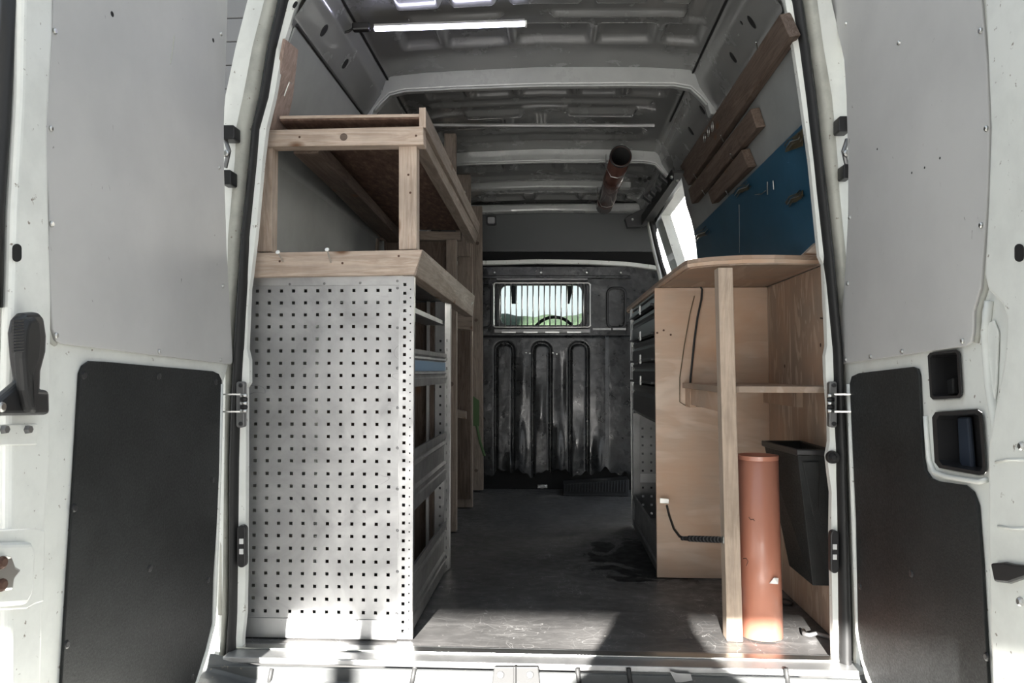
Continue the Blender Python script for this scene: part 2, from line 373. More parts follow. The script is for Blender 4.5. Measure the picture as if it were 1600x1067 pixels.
def bow(y, th, drop, depth, name='roof_bow', end=.92+ZR, mt=white):
    # polygon outline in XZ: outer follows the ceiling, inner is offset
    outer = [(-.628, end-.02), (-.618, 1.68), (-.585, 1.735), (-.562, 1.79), (-.53, 1.812), (-.3, 1.826), (0, 1.832), (.3, 1.826), (.53, 1.812), (.562, 1.79), (.585, 1.735), (.618, 1.68), (.628, end-.02)]
    zb = 1.806-drop
    inner = [(.603, end-.02), (.592, 1.685), (.565, 1.716), (.535, zb-.012), (.48, zb), (.3, zb+.005), (0, zb+.009), (-.3, zb+.005), (-.48, zb), (-.535, zb-.012), (-.565, 1.716), (-.592, 1.685), (-.603, end-.02)]
    outer = [(x*1.07, H+(z-H)*1.07-DROP(y)) for x, z in outer]; inner = [(x*1.07, H+(z-H)*1.07-DROP(y)) for x, z in inner]
    m = MB(); m.prism([(x+CX, y, z) for x, z in outer+inner], (0, th, 0))
    o = m.build(name, mt, Ce, bevel=.006, seg=3)
    # rolled lip below the bow
    l = MB(); l.tube([(x+CX, y+.004, z-.004) for x, z in inner[1:-1]], .005, 8); l.build('bow_lip', mt, o, smooth=True)
    return o
bow(BOWS[0], .05, .05, 0, mt=innerw); bow(BOWS[1], .05, .045, 0, mt=innerw)
m = MB(); m.prism([(CX-.56, 4.2, 1.84), (CX, 4.2, 1.85), (CX+.50, 4.2, 1.84), (CX+.50, 4.2, 1.795), (CX, 4.2, 1.805), (CX-.56, 4.2, 1.795)], (0, .06, 0)); m.build('roof_bow', innerw, Ce, bevel=.008)
m = MB(); m.prism([(CX-.62, 4.6, 1.80), (CX+.6, 4.6, 1.80), (CX+.6, 4.6, 1.745), (CX, 4.6, 1.757), (CX-.62, 4.6, 1.745)], (0, .08, 0)); m.build('roof_bow', innerw, Ce, bevel=.012)
# oval holes in the cant rails
def cant(px, py, s, r=(.012, .020)):
    n0 = Vector((-s*.84, 0, -.54)).normalized(); p0 = Vector((CX+s*.633, 0, 1.771))
    p = onP(px, py, p0+n0*.002, n0); t = Vector((0, 1, 0)); u = n0.cross(t)
    pts = [p+t*math.cos(a)*r[0]+u*math.sin(a)*r[1] for a in [2*math.pi*k/14 for k in range(14)]]
    return MB().prism(pts, -n0*.004)
for (px, py, s, r) in ((507, 48, -1, (.014, .02)), (540, 100, -1, (.012, .018)), (462, 8, -1, (.006, .01)), (1174, 35, 1, (.012, .022)), (1158, 36, 1, (.004, .007)), (1145, 90, 1, (.012, .02)), (1097, 172, 1, (.012, .02)), (1079, 205, 1, (.014, .02)), (1062, 236, 1, (.016, .025))):
    cant(px, py, s, r).build('rail_hole', deep, Ce)
# seams along the roof edges
for s in (-1, 1): MB().bar((CX+s*.58, 1.99, 1.868), (CX+s*.58, 3.3, 1.868), (.006, 0, 0), (0, 0, .006)).build('seam', deep, Ce)
# thin light-alloy roof slat
MB().bar(at(676, 196, 3.3), at(1023, 196.5, 3.3), (0, .02, 0), (0, 0, .014)).build('tie_bar', alup, Ce, bevel=.003)

# ---- bulkhead at the front end of the load bay
Wf = thing('wall_front', (CX, 4.7, 0), 'black steel bulkhead with barred window at the far end', None, kind='structure')
YB = 4.64
p00 = at(700, 420, YB); p11 = at(1040, 745, YB)
def b2w(px, py): return at(px, py, YB)
dents = [(846, 640, 13, 40, -.012), (903, 690, 14, 30, -.008), (812, 700, 7, 38, -.02), (872, 705, 7, 36, -.02), (935, 715, 8, 30, -.02), (800, 725, 9, 14, -.02), (818, 600, 10, 50, -.006), (878, 600, 9, 50, .008)]
_old = [(818, 700, 22, 30, .05), (870, 690, 20, 28, .045), (948, 705, 22, 20, .035), (790, 640, 10, 12, .02), (845, 610, 14, 10, -.02), (868, 640, 16, 22, -.025), (806, 632, 8, 14, .02), (955, 660, 12, 9, .02), (790, 725, 14, 12, .04)]
def bulk(u, v):
    px = 735+u*(1035-735); py = 522+v*(738-522)
    d = 0
    for cx in (788, 846, 904):
        s = rrect_sd(px, py, cx, 700, 16, 166, 14); d += .022*(1-sstep(1.6, 3.4, abs(s+2.6)))   # groove ring pushed away
        if s < -3 : d -= .004
    for (dx, dy, rx, ry, a) in dents:
        q = ((px-dx)/rx)**2+((py-dy)/ry)**2; d += 1.5*a*math.exp(-q*1.4)
    d += .012*(1-sstep(.5, 2.5, abs(px-949)))*.5 + (.01 if px > 950 else 0)
    d += .012*sstep(6, 0, py-522)
    # crushed lower hem
    py2 = py
    if v > .9:
        k = (v-.9)/.1; py2 += k*(4*math.sin(px*.085)+3*math.sin(px*.19+1)+2.5*math.sin(px*.41))
    return at(px, py2, YB)+Vector((0, d, 0))
gridmesh(bulk, 200, 140).build('lower_panel', bpaint, Wf, smooth=True)
# upper black field with window hole (frame of quads around)
def frame(name, o0, i0, th, mt, parent, bev=.002):  # o0/i0 lists of equal length world points
    m = MB(); n = len(o0); e = Vector((0, th, 0))
    vs = o0+i0+[p+e for p in o0]+[p+e for p in i0]; fs = []
    for k in range(n):
        j = (k+1) % n
        fs += [(k, j, n+j, n+k), (2*n+k, 3*n+k, 3*n+j, 2*n+j), (k, 2*n+k, 2*n+j, j), (n+k, n+j, 3*n+j, 3*n+k)]
    m.add(vs, fs); return m.build(name, mt, parent, bevel=bev)
ins = rrect(783, 446, 909, 508, 9)
bm_ = bmesh.new(); es_ = []
for lp in ([(600, 417), (1034, 417), (1048, 442), (1066, 524), (600, 524)], ins):
    vs_ = [bm_.verts.new(at(x, y, YB+.01)) for x, y in lp]; es_ += [bm_.edges.new((vs_[k], vs_[(k+1) % len(vs_)])) for k in range(len(vs_))]
bmesh.ops.triangle_fill(bm_, edges=es_, use_beauty=True)
g_ = bmesh.ops.extrude_face_region(bm_, geom=bm_.faces[:]); bmesh.ops.translate(bm_, vec=(0, .02, 0), verts=[e for e in g_['geom'] if isinstance(e, bmesh.types.BMVert)])
bm_.verts.index_update(); m = MB(); m.add([v.co.copy() for v in bm_.verts], [tuple(v.index for v in f.verts) for f in bm_.faces]); bm_.free()
m.build('upper_panel', bpaint, Wf)
# raised surround ribs
m = MB(); m.tube([at(x, y, YB+.006) for x, y in rrect(776, 438, 916, 514, 12)], .006, 6, closed=True); m.build('window_surround', plastic, Wf, smooth=True)
m = MB(); m.tube([at(x, y, YB+.004) for x, y in rrect(949, 450, 977, 512, 9)], .009, 6, closed=True); m.build('rib', plastic, Wf, smooth=True)
m = MB(); m.tube([at(x, y, YB+.004) for x, y in rrect(735, 446, 768, 512, 9)], .009, 6, closed=True); m.build('rib', plastic, Wf, smooth=True)
m = MB(); m.bar(at(740, 433, YB), at(985, 433, YB), (0, .02, 0), (0, 0, .02)); m.build('crease', bpaint, Wf, bevel=.004)
MB().prism([at(600, 520, YB+.02), at(737, 520, YB+.02), at(737, 768, YB+.02), at(600, 768, YB+.02)], (0, .01, 0)).build('side_panel', bpaint, Wf)
MB().prism([at(1033, 520, YB+.02), at(1066, 520, YB+.02), at(1066, 768, YB+.02), at(1033, 768, YB+.02)], (0, .01, 0)).build('side_panel', bpaint, Wf)
# rails
MB().bar(at(772, 517, YB-.02), at(922, 517, YB-.02), (0, .03, 0), (0, 0, .026)).build('lower_rail', alud, Wf, bevel=.003)
MB().bar(at(776, 436.5, YB-.02), at(918, 436.5, YB-.02), (0, .03, 0), (0, 0, .014)).build('upper_rail', alud, Wf, bevel=.003)
for (a, b) in ((784, 806), (818, 840), (852, 874), (886, 908)): MB().bar(at(a, 519, YB-.037), at(b, 519, YB-.037), (0, .003, 0), (0, 0, .008)).build('slot_plate', steel, Wf)
for (a, b) in ((926, 955), (957, 978)): MB().bar(at(a, 514, YB-.01), at(b, 514, YB-.01), (0, .01, 0), (0, 0, .016)).build('bracket_plate', alu, Wf, bevel=.002)
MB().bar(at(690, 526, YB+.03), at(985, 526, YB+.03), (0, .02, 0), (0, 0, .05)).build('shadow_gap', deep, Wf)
MB().box((CX-.85, YB+.06, 0), (CX+.85, YB+.075, .16)).build('lower_recess', deep, Wf)  # dark sheet for the shade in the gap at the foot
for px in (773, 845.5, 917, 970): MB().disc(at(px, 426, YB), (0, -1, 0), .008, .006).build('screw', steel, Wf)
for (px, py) in ((822, 551), (828, 552), (864, 551), (870, 553)): MB().disc(at(px, py, YB-.002), (0, -1, 0), .006, .006, 6).build('screw', steel, Wf)
# barred grille
Gr = thing('window_grille', at(848, 512, YB-.05), 'wire grille of vertical bars over the bulkhead window', 'grille')
m = MB(); m.tube([at(x, y, YB-.045) for x, y in rrect(771, 442, 922, 511, 4)], .0055, 8, closed=True); m.build('rim', steel, Gr, smooth=True)
for k in range(16):
    x = 780.5+k*8.75; MB().tube([at(x, 443, YB-.045), at(x, 510, YB-.045)], .0042, 8).build('bar', steel, Gr, smooth=True)
for x in (771, 922):
    MB().bar(at(x, 445, YB-.03), at(x, 445, YB-.005), (.012, 0, 0), (0, 0, .012)).build('mount', steel, Gr)
    MB().bar(at(x, 508, YB-.03), at(x, 508, YB-.005), (.012, 0, 0), (0, 0, .012)).build('mount', steel, Gr)
# header shelf above the bulkhead
MB().prism([at(600, 318, 4.70), at(1018, 318, 4.70), at(1021, 393, 4.70), at(600, 393, 4.70)], (0, .03, 0)).build('header_panel', mat('header_lining', (.075, .08, .08), .5), Wf)
MB().prism([at(600, 391, 4.76), at(1024, 391, 4.76), at(1030, 424, 4.76), at(600, 424, 4.76)], (0, .01, 0)).build('header_recess', deep, Wf)  # dark sheet for the shade in the gap under the header
_p = [(690, 413), (760, 411), (840, 409), (920, 410), (980, 413), (1012, 417), (1030, 420)]
m = MB()
for a, b in zip(_p, _p[1:]): m.bar(at(*a, 4.62), at(*b, 4.62), (0, .05, 0), (0, 0, .026))
m.build('header_beam', white, Wf, bevel=.003)
# right-hand inner pillar of the side doorway
m = MB(); m.tube([at(x, y, 4.55) for x, y in ((1010, 336), (1014, 352), (1020, 385), (1027, 412), (1033, 440), (1040, 640))], .012, 8); m.build('pillar_edge', white, Wf, smooth=True)
m = MB(); m.tube([at(x, y, 4.5) for x, y in ((1016, 334), (1019, 352), (1025, 380), (1033, 412), (1043, 440), (1052, 640))], .014, 8); m.build('pillar_seal', rubber, Wf, smooth=True)

# ---- rear opening frame (painted pillar, channel, rubber seal, inner flange)
ROWL = [(-90, 440, 458, 476, 488, 515), (-45, 408, 432, 452, 466, 488), (0, 385, 413, 434, 448, 464), (75, 366, 394, 417, 429, 441), (150, 350, 380, 405, 417, 428), (200, 346, 369, 393, 403, 416), (250, 346, 367, 389, 399, 410), (370, 346, 356, 376, 387, 399), (430, 345, 355, 372, 384, 392), (450, 345, 354, 370, 383, 389), (545, 345, 352, 364, 378, 385), (562, 345, 352, 363, 377, 389), (598, 345, 352, 362, 375, 389), (606, 345, 352, 361, 374, 384), (720, 343, 350, 357, 371, 384), (900, 342, 348, 357, 369, 383), (960, 340, 346, 356, 368, 382), (1000, 338, 345, 353, 366, 378), (1022, 335, 342, 352, 366, 378), (1067, 330, 338, 350, 359, 364), (1110, 326, 334, 346, 356, 360)]
ROWR = [(-90, 1250, 1230, 1213, 1200, 1180), (-45, 1276, 1254, 1236, 1222, 1206), (0, 1300, 1277, 1255, 1240, 1227), (75, 1318, 1287, 1266, 1252, 1241), (150, 1330, 1300, 1276, 1262, 1252), (250, 1334, 1309, 1287, 1274, 1266), (300, 1335, 1312, 1293, 1279, 1271), (400, 1336, 1322, 1304, 1290, 1281), (412, 1336, 1324, 1305, 1291, 1287), (540, 1336, 1328, 1317, 1303, 1293), (556, 1336, 1329, 1318, 1304, 1290), (590, 1336, 1330, 1319, 1305, 1291), (650, 1337, 1331, 1321, 1306, 1296), (690, 1337, 1331, 1323, 1308, 1297), (712, 1338, 1332, 1324, 1309, 1293), (740, 1338, 1332, 1324, 1309, 1296), (770, 1339, 1333, 1325, 1310, 1300), (830, 1340, 1334, 1327, 1311, 1299), (1000, 1343, 1338, 1332, 1313, 1302), (1030, 1343, 1338, 1332, 1313, 1303), (1067, 1345, 1340, 1334, 1318, 1312), (1110, 1346, 1342, 1336, 1322, 1316)]
Fr = thing('trim_1', (CX, 1.93, 0), 'painted rear door frame of the van with black rubber seal', None, kind='structure')
def strip(rows, c0, c1, Y0, Y1, name, mt, th=.0, smooth=True):
    m = MB(); vs = []
    for r in rows: vs += [at(r[c0], r[0], Y0), at(r[c1], r[0], Y1)]
    m.add(vs, [(2*i, 2*i+1, 2*i+3, 2*i+2) for i in range(len(rows)-1)])
    return m.build(name, mt, Fr, smooth=smooth, solid=th)
# columns: 1 = pillar outer edge, 2 = channel edge, 3 = seal outer, 4 = seal inner, 5 = inner flange
for rows in (ROWL, ROWR):
    sgn = -1 if rows is ROWL else 1
    strip(rows, 2, 3, 1.95, 1.965, 'seal_channel', channel, .006)
    m = MB(); vs = []
    for r in rows:
        p1 = at(r[1], r[0], 1.96); p2 = at(r[2], r[0], 1.95)
        vs += [Vector((p1.x+sgn*.03, 2.05, p1.z)), p1+Vector((0, .012, 0)), p1+(p2-p1)*.12+Vector((0, -.002, 0)), p2, p2+Vector((0, .02, 0))]
    m.add(vs, [(5*i+k, 5*i+k+1, 5*i+k+6, 5*i+k+5) for i in range(len(rows)-1) for k in range(4)])
    m.build('pillar', white, Fr, solid=.003, smooth=False)
    # rubber seal
    m = MB(); pts = [at((r[3]+r[4])/2, r[0], 1.94) for r in rows]; vs = []
    for r in rows:
        a, b = at(r[3], r[0], 1.945), at(r[4], r[0], 1.945); c = (a+b)/2
        vs += [a+Vector((0, .02, 0)), a+Vector((0, .004, 0)), a*.75+b*.25+Vector((0, -.008, 0)), c+Vector((0, -.012, 0)), a*.25+b*.75+Vector((0, -.008, 0)), b+Vector((0, .004, 0)), b+Vector((0, .02, 0))]
    m.add(vs, [(7*i+k, 7*i+k+1, 7*i+k+8, 7*i+k+7) for i in range(len(rows)-1) for k in range(6)])
    m.build('rubber_seal', rubber, Fr, smooth=True)
    # inner flange, with return into the body
    m = MB(); vs = []
    for r in rows:
        a = at(r[4], r[0], 1.955); b = at(r[5], r[0], 1.965)
        b2 = Vector((b.x+sgn*-.0, 1.985, b.z)); b3 = Vector((b.x+sgn*.10, 1.995, b.z))
        vs += [a, b, b2, b3]
    m.add(vs, [(4*i+k, 4*i+k+1, 4*i+k+5, 4*i+k+4) for i in range(len(rows)-1) for k in range(3)])
    m.build('inner_flange', white, Fr, solid=.002, smooth=False)
# header across the top of the opening (above the frame)
m = MB(); m.box((CX-.76, 1.93, 1.90), (CX+.76, 2.03, 2.08)); m.build('header', white, Fr, bevel=.02)
# sill
Si = thing('trim_2', (CX, 1.97, -.02), 'worn metal rear sill and bumper step below the load floor', None, kind='structure')
pa, pb = onZ(372, 1018, .002), onZ(1306, 1030, .002)
MB().box((-.862, 1.90, -.012), (.772, 2.005, .004)).build('sill_strip', alup, Si, bevel=.003)
MB().box((-.862, 1.955, .004), (.772, 1.985, .008)).build('sill_ridge', steel, Si, bevel=.003)
def step(u, v):
    x = -.92+u*1.75; y = 1.905-v*.19
    z = -.018-.035*sstep(0, .12, v)-.004*v
    for c in (-.56, -.36, .12, .46): z += .006*(1-sstep(.02, .03, abs(x-c)))*sstep(.1, .2, v)*(1-sstep(.75, .85, v))
    z += .03*sstep(.10, 0, u)+.03*sstep(.9, 1, u)
    return (x, y, z)
gridmesh(step, 160, 24).build('step_tread', paintm('worn_grey_step', (.095, .098, .098), .4, .35, .1), Si, smooth=True)
MB().box((-.98, 1.70, -.40), (.90, 1.715, -.055)).build('bumper_face', white, Si, bevel=.005)
YS = 1.888      # face of the riser under the sill strip
MB().box((-.93, YS, -.16), (.84, 1.90, -.014)).build('sill_riser', paintm('worn_grey_riser', (.07, .073, .073), .55, .3, 0), Si, bevel=.003)
platem = mat('dull_grey_plate', (.022, .022, .022), .6)
MB().prism([at(x, y, YS-.008) for x, y in ((772, 1042), (841, 1042), (846, 1090), (766, 1090))], (0, .008, 0)).build('catch_plate', platem, Si, bevel=.002)
MB().prism([at(x, y, YS-.018) for x, y in ((802, 1042), (806, 1042), (806, 1090), (802, 1090))], (0, .012, 0)).build('catch_rib', platem, Si, bevel=.002)
for x in (782, 828): MB().disc(at(x, 1054, YS-.008), (0, -1, 0), .010, .007).build('bolt', alud, Si)
MB().prism([at(x, y, YS-.003) for x, y in ((1046, 1048), (1058, 1052), (1079, 1053), (1082, 1063), (1064, 1066), (1056, 1066))], (0, .002, 0)).build('silver_tape', alu, label='crumpled scrap of silver tape stuck below the rear sill', cat='tape')
for px in (425, 648, 902, 982, 1228): MB().tube([at(px, 1044, YS), at(px-6 if px < 700 else px+4, 1075, YS)], .006, 8).build('riser_rib', platem, Si, smooth=True)

# ---- rear doors (opened to a right angle)
def door_poly(px, X, ext, name, mt, parent, bev=.002, label=None, sub=None, seg=2):
    return MB().prism([onX(x, y, X) for x, y in px], (ext, 0, 0)).build(name, mt, parent, bevel=bev, label=label, seg=seg)
XL, XR = -.872, .757
D1 = thing('door_1', (XL, 1.9, -.12), 'left rear door of the van, open, grey board above and black board below', 'door', kind='structure')
D2 = thing('door_2', (XR, 1.9, -.12), 'right rear door of the van, open, with two black pockets in the panel', 'door', kind='structure')
shellL = [(14, -140), (10, 150), (0, 330), (-6, 600), (-10, 1200), (240, 1200), (303, 1075), (332, 985), (337, 940), (345, 700), (349, 600), (357, 572), (352, 480), (347, 400), (343, 280), (346, 120), (349, -140)]
door_poly(shellL, XL, -.035, 'door_shell', white, D1, .006, seg=3)
upL = [(79, -140), (77, 0), (75, 67), (69, 150), (66, 210), (67, 260), (71, 320), (71, 400), (74, 470), (77, 515), (83, 533), (90, 537), (357, 569.5), (360, 565), (356, 488), (351, 400), (346.5, 270), (346, 200), (347.5, 150), (349.5, 90), (352, 0), (354, -140)]
door_poly(upL, XL+.001, .007, 'lining_board', lining, D1, .002)
lowL = [(121, 583), (126, 571), (136, 564), (160, 565), (330, 580), (339, 584), (343.5, 594), (340, 720), (335, 830), (330, 900), (328, 973), (318, 1015), (302, 1067), (280, 1130), (88, 1130), (92, 1067), (102, 900), (113, 720)]
door_poly(lowL, XL+.001, .006, 'lower_board', blackb, D1, .0015)
rimL = [(16, -140), (11, 150), (1, 330), (-6, 600), (-10, 1200), (30, 1200), (48, 1067), (53, 830), (62, 720), (63, 560), (64, 470), (60, 330), (58, 200), (66, 60), (68, -140)]
door_poly(rimL, XL+.001, .022, 'door_rim', white, D1, .012, seg=4)
# bead beside the lining board
m = MB(); m.tube([onX(x-4, y, XL+.002) for x, y in upL[0:12]], .005, 8); m.build('bead', channel, D1, smooth=True)
m = MB(); m.tube([onX(x, y, XL+.002) for x, y in ((20, -140), (10, 60), (2, 200), (-6, 320), (-10, 480))], .012, 8); m.build('edge_seal', rubber, D1, smooth=True)
m = MB(); m.tube([onX(x, y, XL+.004) for x, y in ((345, 600), (342, 740), (336, 900), (333, 975), (322, 1018), (305, 1067), (284, 1130))], .007, 8); m.build('flange', white, D1, smooth=True)
m = MB(); m.tube([onX(x+7, y, XL-.02) for x, y in ((346, 610), (344, 740), (340, 900), (338, 960))], .008, 8); m.build('gutter', channel, D1, smooth=True)
def screws(pts, X, s, parent, r=.0055, mt=steel, h=.004):
    for (x, y) in pts: MB().disc(onX(x, y, X), (s, 0, 0), r, h, 10).build('screw', mt, parent)
screws([(85, 49), (79, 201), (80, 350), (87, 524), (248, 549), (344, 562), (348, 447), (342, 262), (345, 53)], XL+.008, 1, D1)
screws([(333, 63), (175, 22)], XL+.0075, 1, D1, .006, deep, .001)
screws([(131, 586), (116, 794), (104, 1007), (248, 588), (337, 597), (332, 750), (325, 906), (300, 1058), (234, 888)], XL+.007, 1, D1, .008, plastic, .003)
m = MB(); m.prism([onX(x, y, XL+.0235) for x, y in rrect(19, 381, 33, 409, 6.9)], (.001, 0, 0)); m.build('slot', deep, D1)
# scuff marks on lining board, real gouges
for (pts, X, s) in (([(272, 56), (270, 75), (266, 100)], XL, 1),):
    m = MB(); m.tube([onX(x, y, X+s*.0082) for x, y in pts], .0018, 5); m.build('gouge', channel, D1)
# handle of left door
hdl = [(8, 520), (12, 499), (22, 489), (40, 486), (50, 493), (54, 520), (55, 545), (48, 572), (42, 600), (46, 640), (60, 646), (40, 650), (30, 645), (18, 610), (14, 575)]
def hp(x, y, d): return onX(x, y, XL+.03+d)
Hn = MB(); Hn.prism([hp(x, y, 0) for x, y in [(8, 520), (12, 499), (22, 489), (42, 487), (51, 496), (55, 525), (54, 550), (46, 580), (45, 608), (59, 609), (60, 648), (-30, 650), (-30, 632), (16, 594), (11, 560)]], (.022, 0, 0))
hn = Hn.build('pull_handle', plastic, D1, bevel=.008, seg=3)
m = MB(); m.prism([hp(x, y, .018) for x, y in [(20, 515), (26, 498), (40, 494), (47, 505), (50, 530), (47, 560), (38, 585), (36, 620), (44, 646), (30, 644), (22, 610), (18, 560)]], (.02, 0, 0)); m.build('grip', rubber, hn, bevel=.009, seg=3)
for k in range(11):
    y = 500+k*4.8; m = MB(); m.tube([hp(20, y+1, .040), hp(36, y, .041)], .0022, 6); m.build('grip_ridge', rubber, hn)
MB().disc(hp(3, 636, .022), (1, 0, 0), .008, .003).build('screw', steel, D1)
for x in (4, 41): MB().disc(onX(x, 671, XL+.025), (1, 0, 0), .0075, .008, 6, .8).build('bolt', alud, D1)
door_poly([(-30, 664), (54, 662), (53, 695), (-30, 697)], XL+.02, .006, 'hinge_plate', white, D1, .002)
door_poly([(-30, 848), (38, 846), (44, 862), (40, 925), (30, 945), (-30, 950)], XL+.02, .016, 'latch_housing', white, D1, .008, seg=3)
door_poly([(-30, 870), (8, 868), (14, 885), (24, 890), (12, 905), (10, 922), (-30, 925)], XL+.034, .012, 'latch', steel, D1, .004)
for y_ in (879, 914): MB().disc(onX(2, y_, XL+.046), (1, 0, 0), .010, .006, 10).build('latch_rivet', rust, D1)
door_poly([(-30, 828), (48, 824), (66, 828), (64, 940), (50, 944), (36, 952), (-30, 955)], XL+.018, .006, 'latch_plate', white, D1, .003)
# right door
shellR = [(1583+20, -140), (1640, 1200), (1425, 1200), (1385, 1120), (1352, 1062), (1338, 1000), (1332, 900), (1325, 717), (1321, 600), (1317, 572), (1316, 555), (1322, 460), (1327, 400), (1330, 262), (1327, 150), (1323, 94), (1300, 0), (1280, -140)]
shellR = [(1640, -140), (1640, 1200)]+shellR[2:]
# shell with pocket openings
def poly_holes(outer, holes, X, ext, name, mt, parent, bevel=.003):
    bm = bmesh.new(); loops = []
    for lp in [outer]+holes:
        vs = [bm.verts.new(onX(x, y, X)) for x, y in lp]; loops.append([bm.edges.new((vs[i], vs[(i+1) % len(vs)])) for i in range(len(vs))])
    bmesh.ops.triangle_fill(bm, edges=[e for l in loops for e in l], use_beauty=True)
    r = bmesh.ops.extrude_face_region(bm, geom=bm.faces[:]); bmesh.ops.translate(bm, vec=(ext, 0, 0), verts=[e for e in r['geom'] if isinstance(e, bmesh.types.BMVert)])
    bmesh.ops.recalc_face_normals(bm, faces=bm.faces)
    m = MB(); bm.verts.index_update(); m.add([v.co.copy() for v in bm.verts], [tuple(v.index for v in f.verts) for f in bm.faces]); bm.free()
    return m.build(name, mt, parent, bevel=bevel)
pk1 = [(1450, 556), (1454, 551), (1495, 546), (1499, 549), (1503, 616), (1500, 622), (1458, 624), (1454, 620)]
pk2 = [(1457, 652), (1462, 644), (1526, 640), (1534, 645), (1536, 660), (1541, 734), (1537, 741), (1530, 742), (1468, 731), (1461, 722)]
poly_holes(shellR, [pk1, pk2], XR, .035, 'door_shell', white, D2, .003)
upR = [(1281, -140), (1299, 0), (1312, 45), (1323, 94), (1326.5, 150), (1329.5, 262), (1329, 337), (1326, 400), (1322, 460), (1316, 520), (1315, 558), (1318, 569), (1324, 568), (1514, 541), (1523, 535), (1526, 520), (1527, 485), (1538, 450), (1542, 400), (1549, 300), (1552, 200), (1548, 100), (1539, 0), (1528, -140)]
door_poly(upR, XR-.001, -.007, 'lining_board', lining, D2, .002)
lowR = [(1331, 600), (1334, 588), (1345, 583), (1430, 573), (1437, 576), (1440, 586), (1446, 715), (1450, 735), (1458, 747), (1470, 752), (1512, 758), (1524, 768), (1532, 789), (1539, 881), (1549, 1067), (1553, 1130), (1395, 1130), (1362, 1067), (1350, 1032), (1344, 979), (1341, 815)]
door_poly(lowR, XR-.001, -.006, 'lower_board', blackb, D2, .0015)
rimR = [(1548, -140), (1560, 60), (1566, 200), (1562, 320), (1556, 430), (1562, 455), (1585, 478), (1592, 500), (1588, 560), (1572, 640), (1562, 700), (1562, 830), (1566, 1000), (1574, 1200), (1640, 1200), (1640, -140)]
door_poly(rimR, XR-.001, -.022, 'door_rim', white, D2, .012, seg=4)
m = MB(); m.tube([onX(x+3.5, y, XR-.002) for x, y in upR[14:]], .005, 8); m.build('bead', channel, D2, smooth=True)
m = MB(); m.tube([onX(x, y, XR-.004) for x, y in ((1546, 470), (1540, 520), (1546, 600), (1556, 660), (1562, 700))], .008, 8); m.build('pressing', white, D2, smooth=True)
door_poly([(1545, 505), (1556, 500), (1563, 520), (1560, 600), (1556, 640), (1549, 600)], XR-.001, -.004, 'pressing', white, D2, .003)
m = MB(); m.tube([onX(x, y, XR-.004) for x, y in ((1327, 600), (1332, 740), (1338, 900), (1341, 990), (1350, 1035), (1364, 1072), (1390, 1130))], .007, 8); m.build('flange', white, D2, smooth=True)
m = MB(); m.tube([onX(x, y, XR-.004) for x, y in ((1446, 650), (1449, 690), (1452, 720), (1460, 738), (1480, 745), (1530, 753), (1541, 750))], .005, 8); m.build('pressed_edge', white, D2, smooth=True)
screws([(1533, 48), (1542, 201), (1534, 352), (1505, 533), (1410, 549), (1361, 557), (1322, 562), (1328, 340), (1322, 37), (1405, 67), (1325, 443)], XR-.008, -1, D2)
screws([(1445, 262), (1371, 233), (1469, 247), (1425, 270)], XR-.0075, -1, D2, .003, deep, .001)
screws([(1542, 1026), (1344, 916), (1424, 896)], XR-.007, -1, D2, .008, plastic, .003)
m = MB(); m.prism([onX(x, y, XR-.0235) for x, y in rrect(1586, 381, 1600, 409, 6.9)], (-.001, 0, 0)); m.build('slot', deep, D2)
for (pk, nm) in ((pk1, 'grip_pocket'), (pk2, 'handle_pocket')):
    cxp = sum(p[0] for p in pk)/len(pk); cyp = sum(p[1] for p in pk)/len(pk)
    a = [onX(x, y, XR-.006) for x, y in pk]; b = [onX(cxp+(x-cxp)*.86, cyp+(y-cyp)*.9, XR-.006) for x, y in pk]
    c = [Vector((XR+.045, p.y, p.z)) for p in b]; n = len(pk); m = MB()
    fs = []
    for k in range(n):
        j = (k+1) % n; fs += [(k, j, n+j, n+k), (n+k, n+j, 2*n+j, 2*n+k)]
    fs.append(tuple(range(2*n, 3*n))); m.add(a+b+c, fs)
    po = m.build(nm, plastic, D2, solid=.002)
    if nm == 'handle_pocket':
        door_poly([(1476, 655), (1491, 654), (1498, 728), (1480, 726)], XR+.03, -.025, 'lever', plastic, D2, .004)
        door_poly([(1503, 652), (1520, 651), (1527, 736), (1507, 732)], XR+.04, -.01, 'lock_cover', mat('blue_grey_plastic', (.03, .04, .06), .3), D2, .004)
    else:
        door_poly([(1458, 604), (1498, 590), (1499, 616), (1460, 619)], XR+.035, -.012, 'pocket_lip', rubber, D2, .003)
door_poly([(1556, 880), (1578, 878), (1592, 881), (1620, 884), (1620, 900), (1585, 912), (1562, 909)], XR-.022, -.01, 'strap', plastic, D2, .004)
MB().disc(onX(1596, 940, XR-.023), (-1, 0, 0), .0075, .006, 8).build('bolt', steel, D2)
MB().disc(onX(1598, 697, XR-.023), (-1, 0, 0), .0075, .006, 8).build('bolt', steel, D2)
m = MB(); m.tube([onX(x, y, XR-.024) for x, y in ((1556, 722), (1575, 718), (1620, 719))], .0025, 6); m.tube([onX(x, y, XR-.024) for x, y in ((1560, 822), (1580, 826), (1620, 826))], .0025, 6)
m.build('press_line', white, D2, smooth=True)
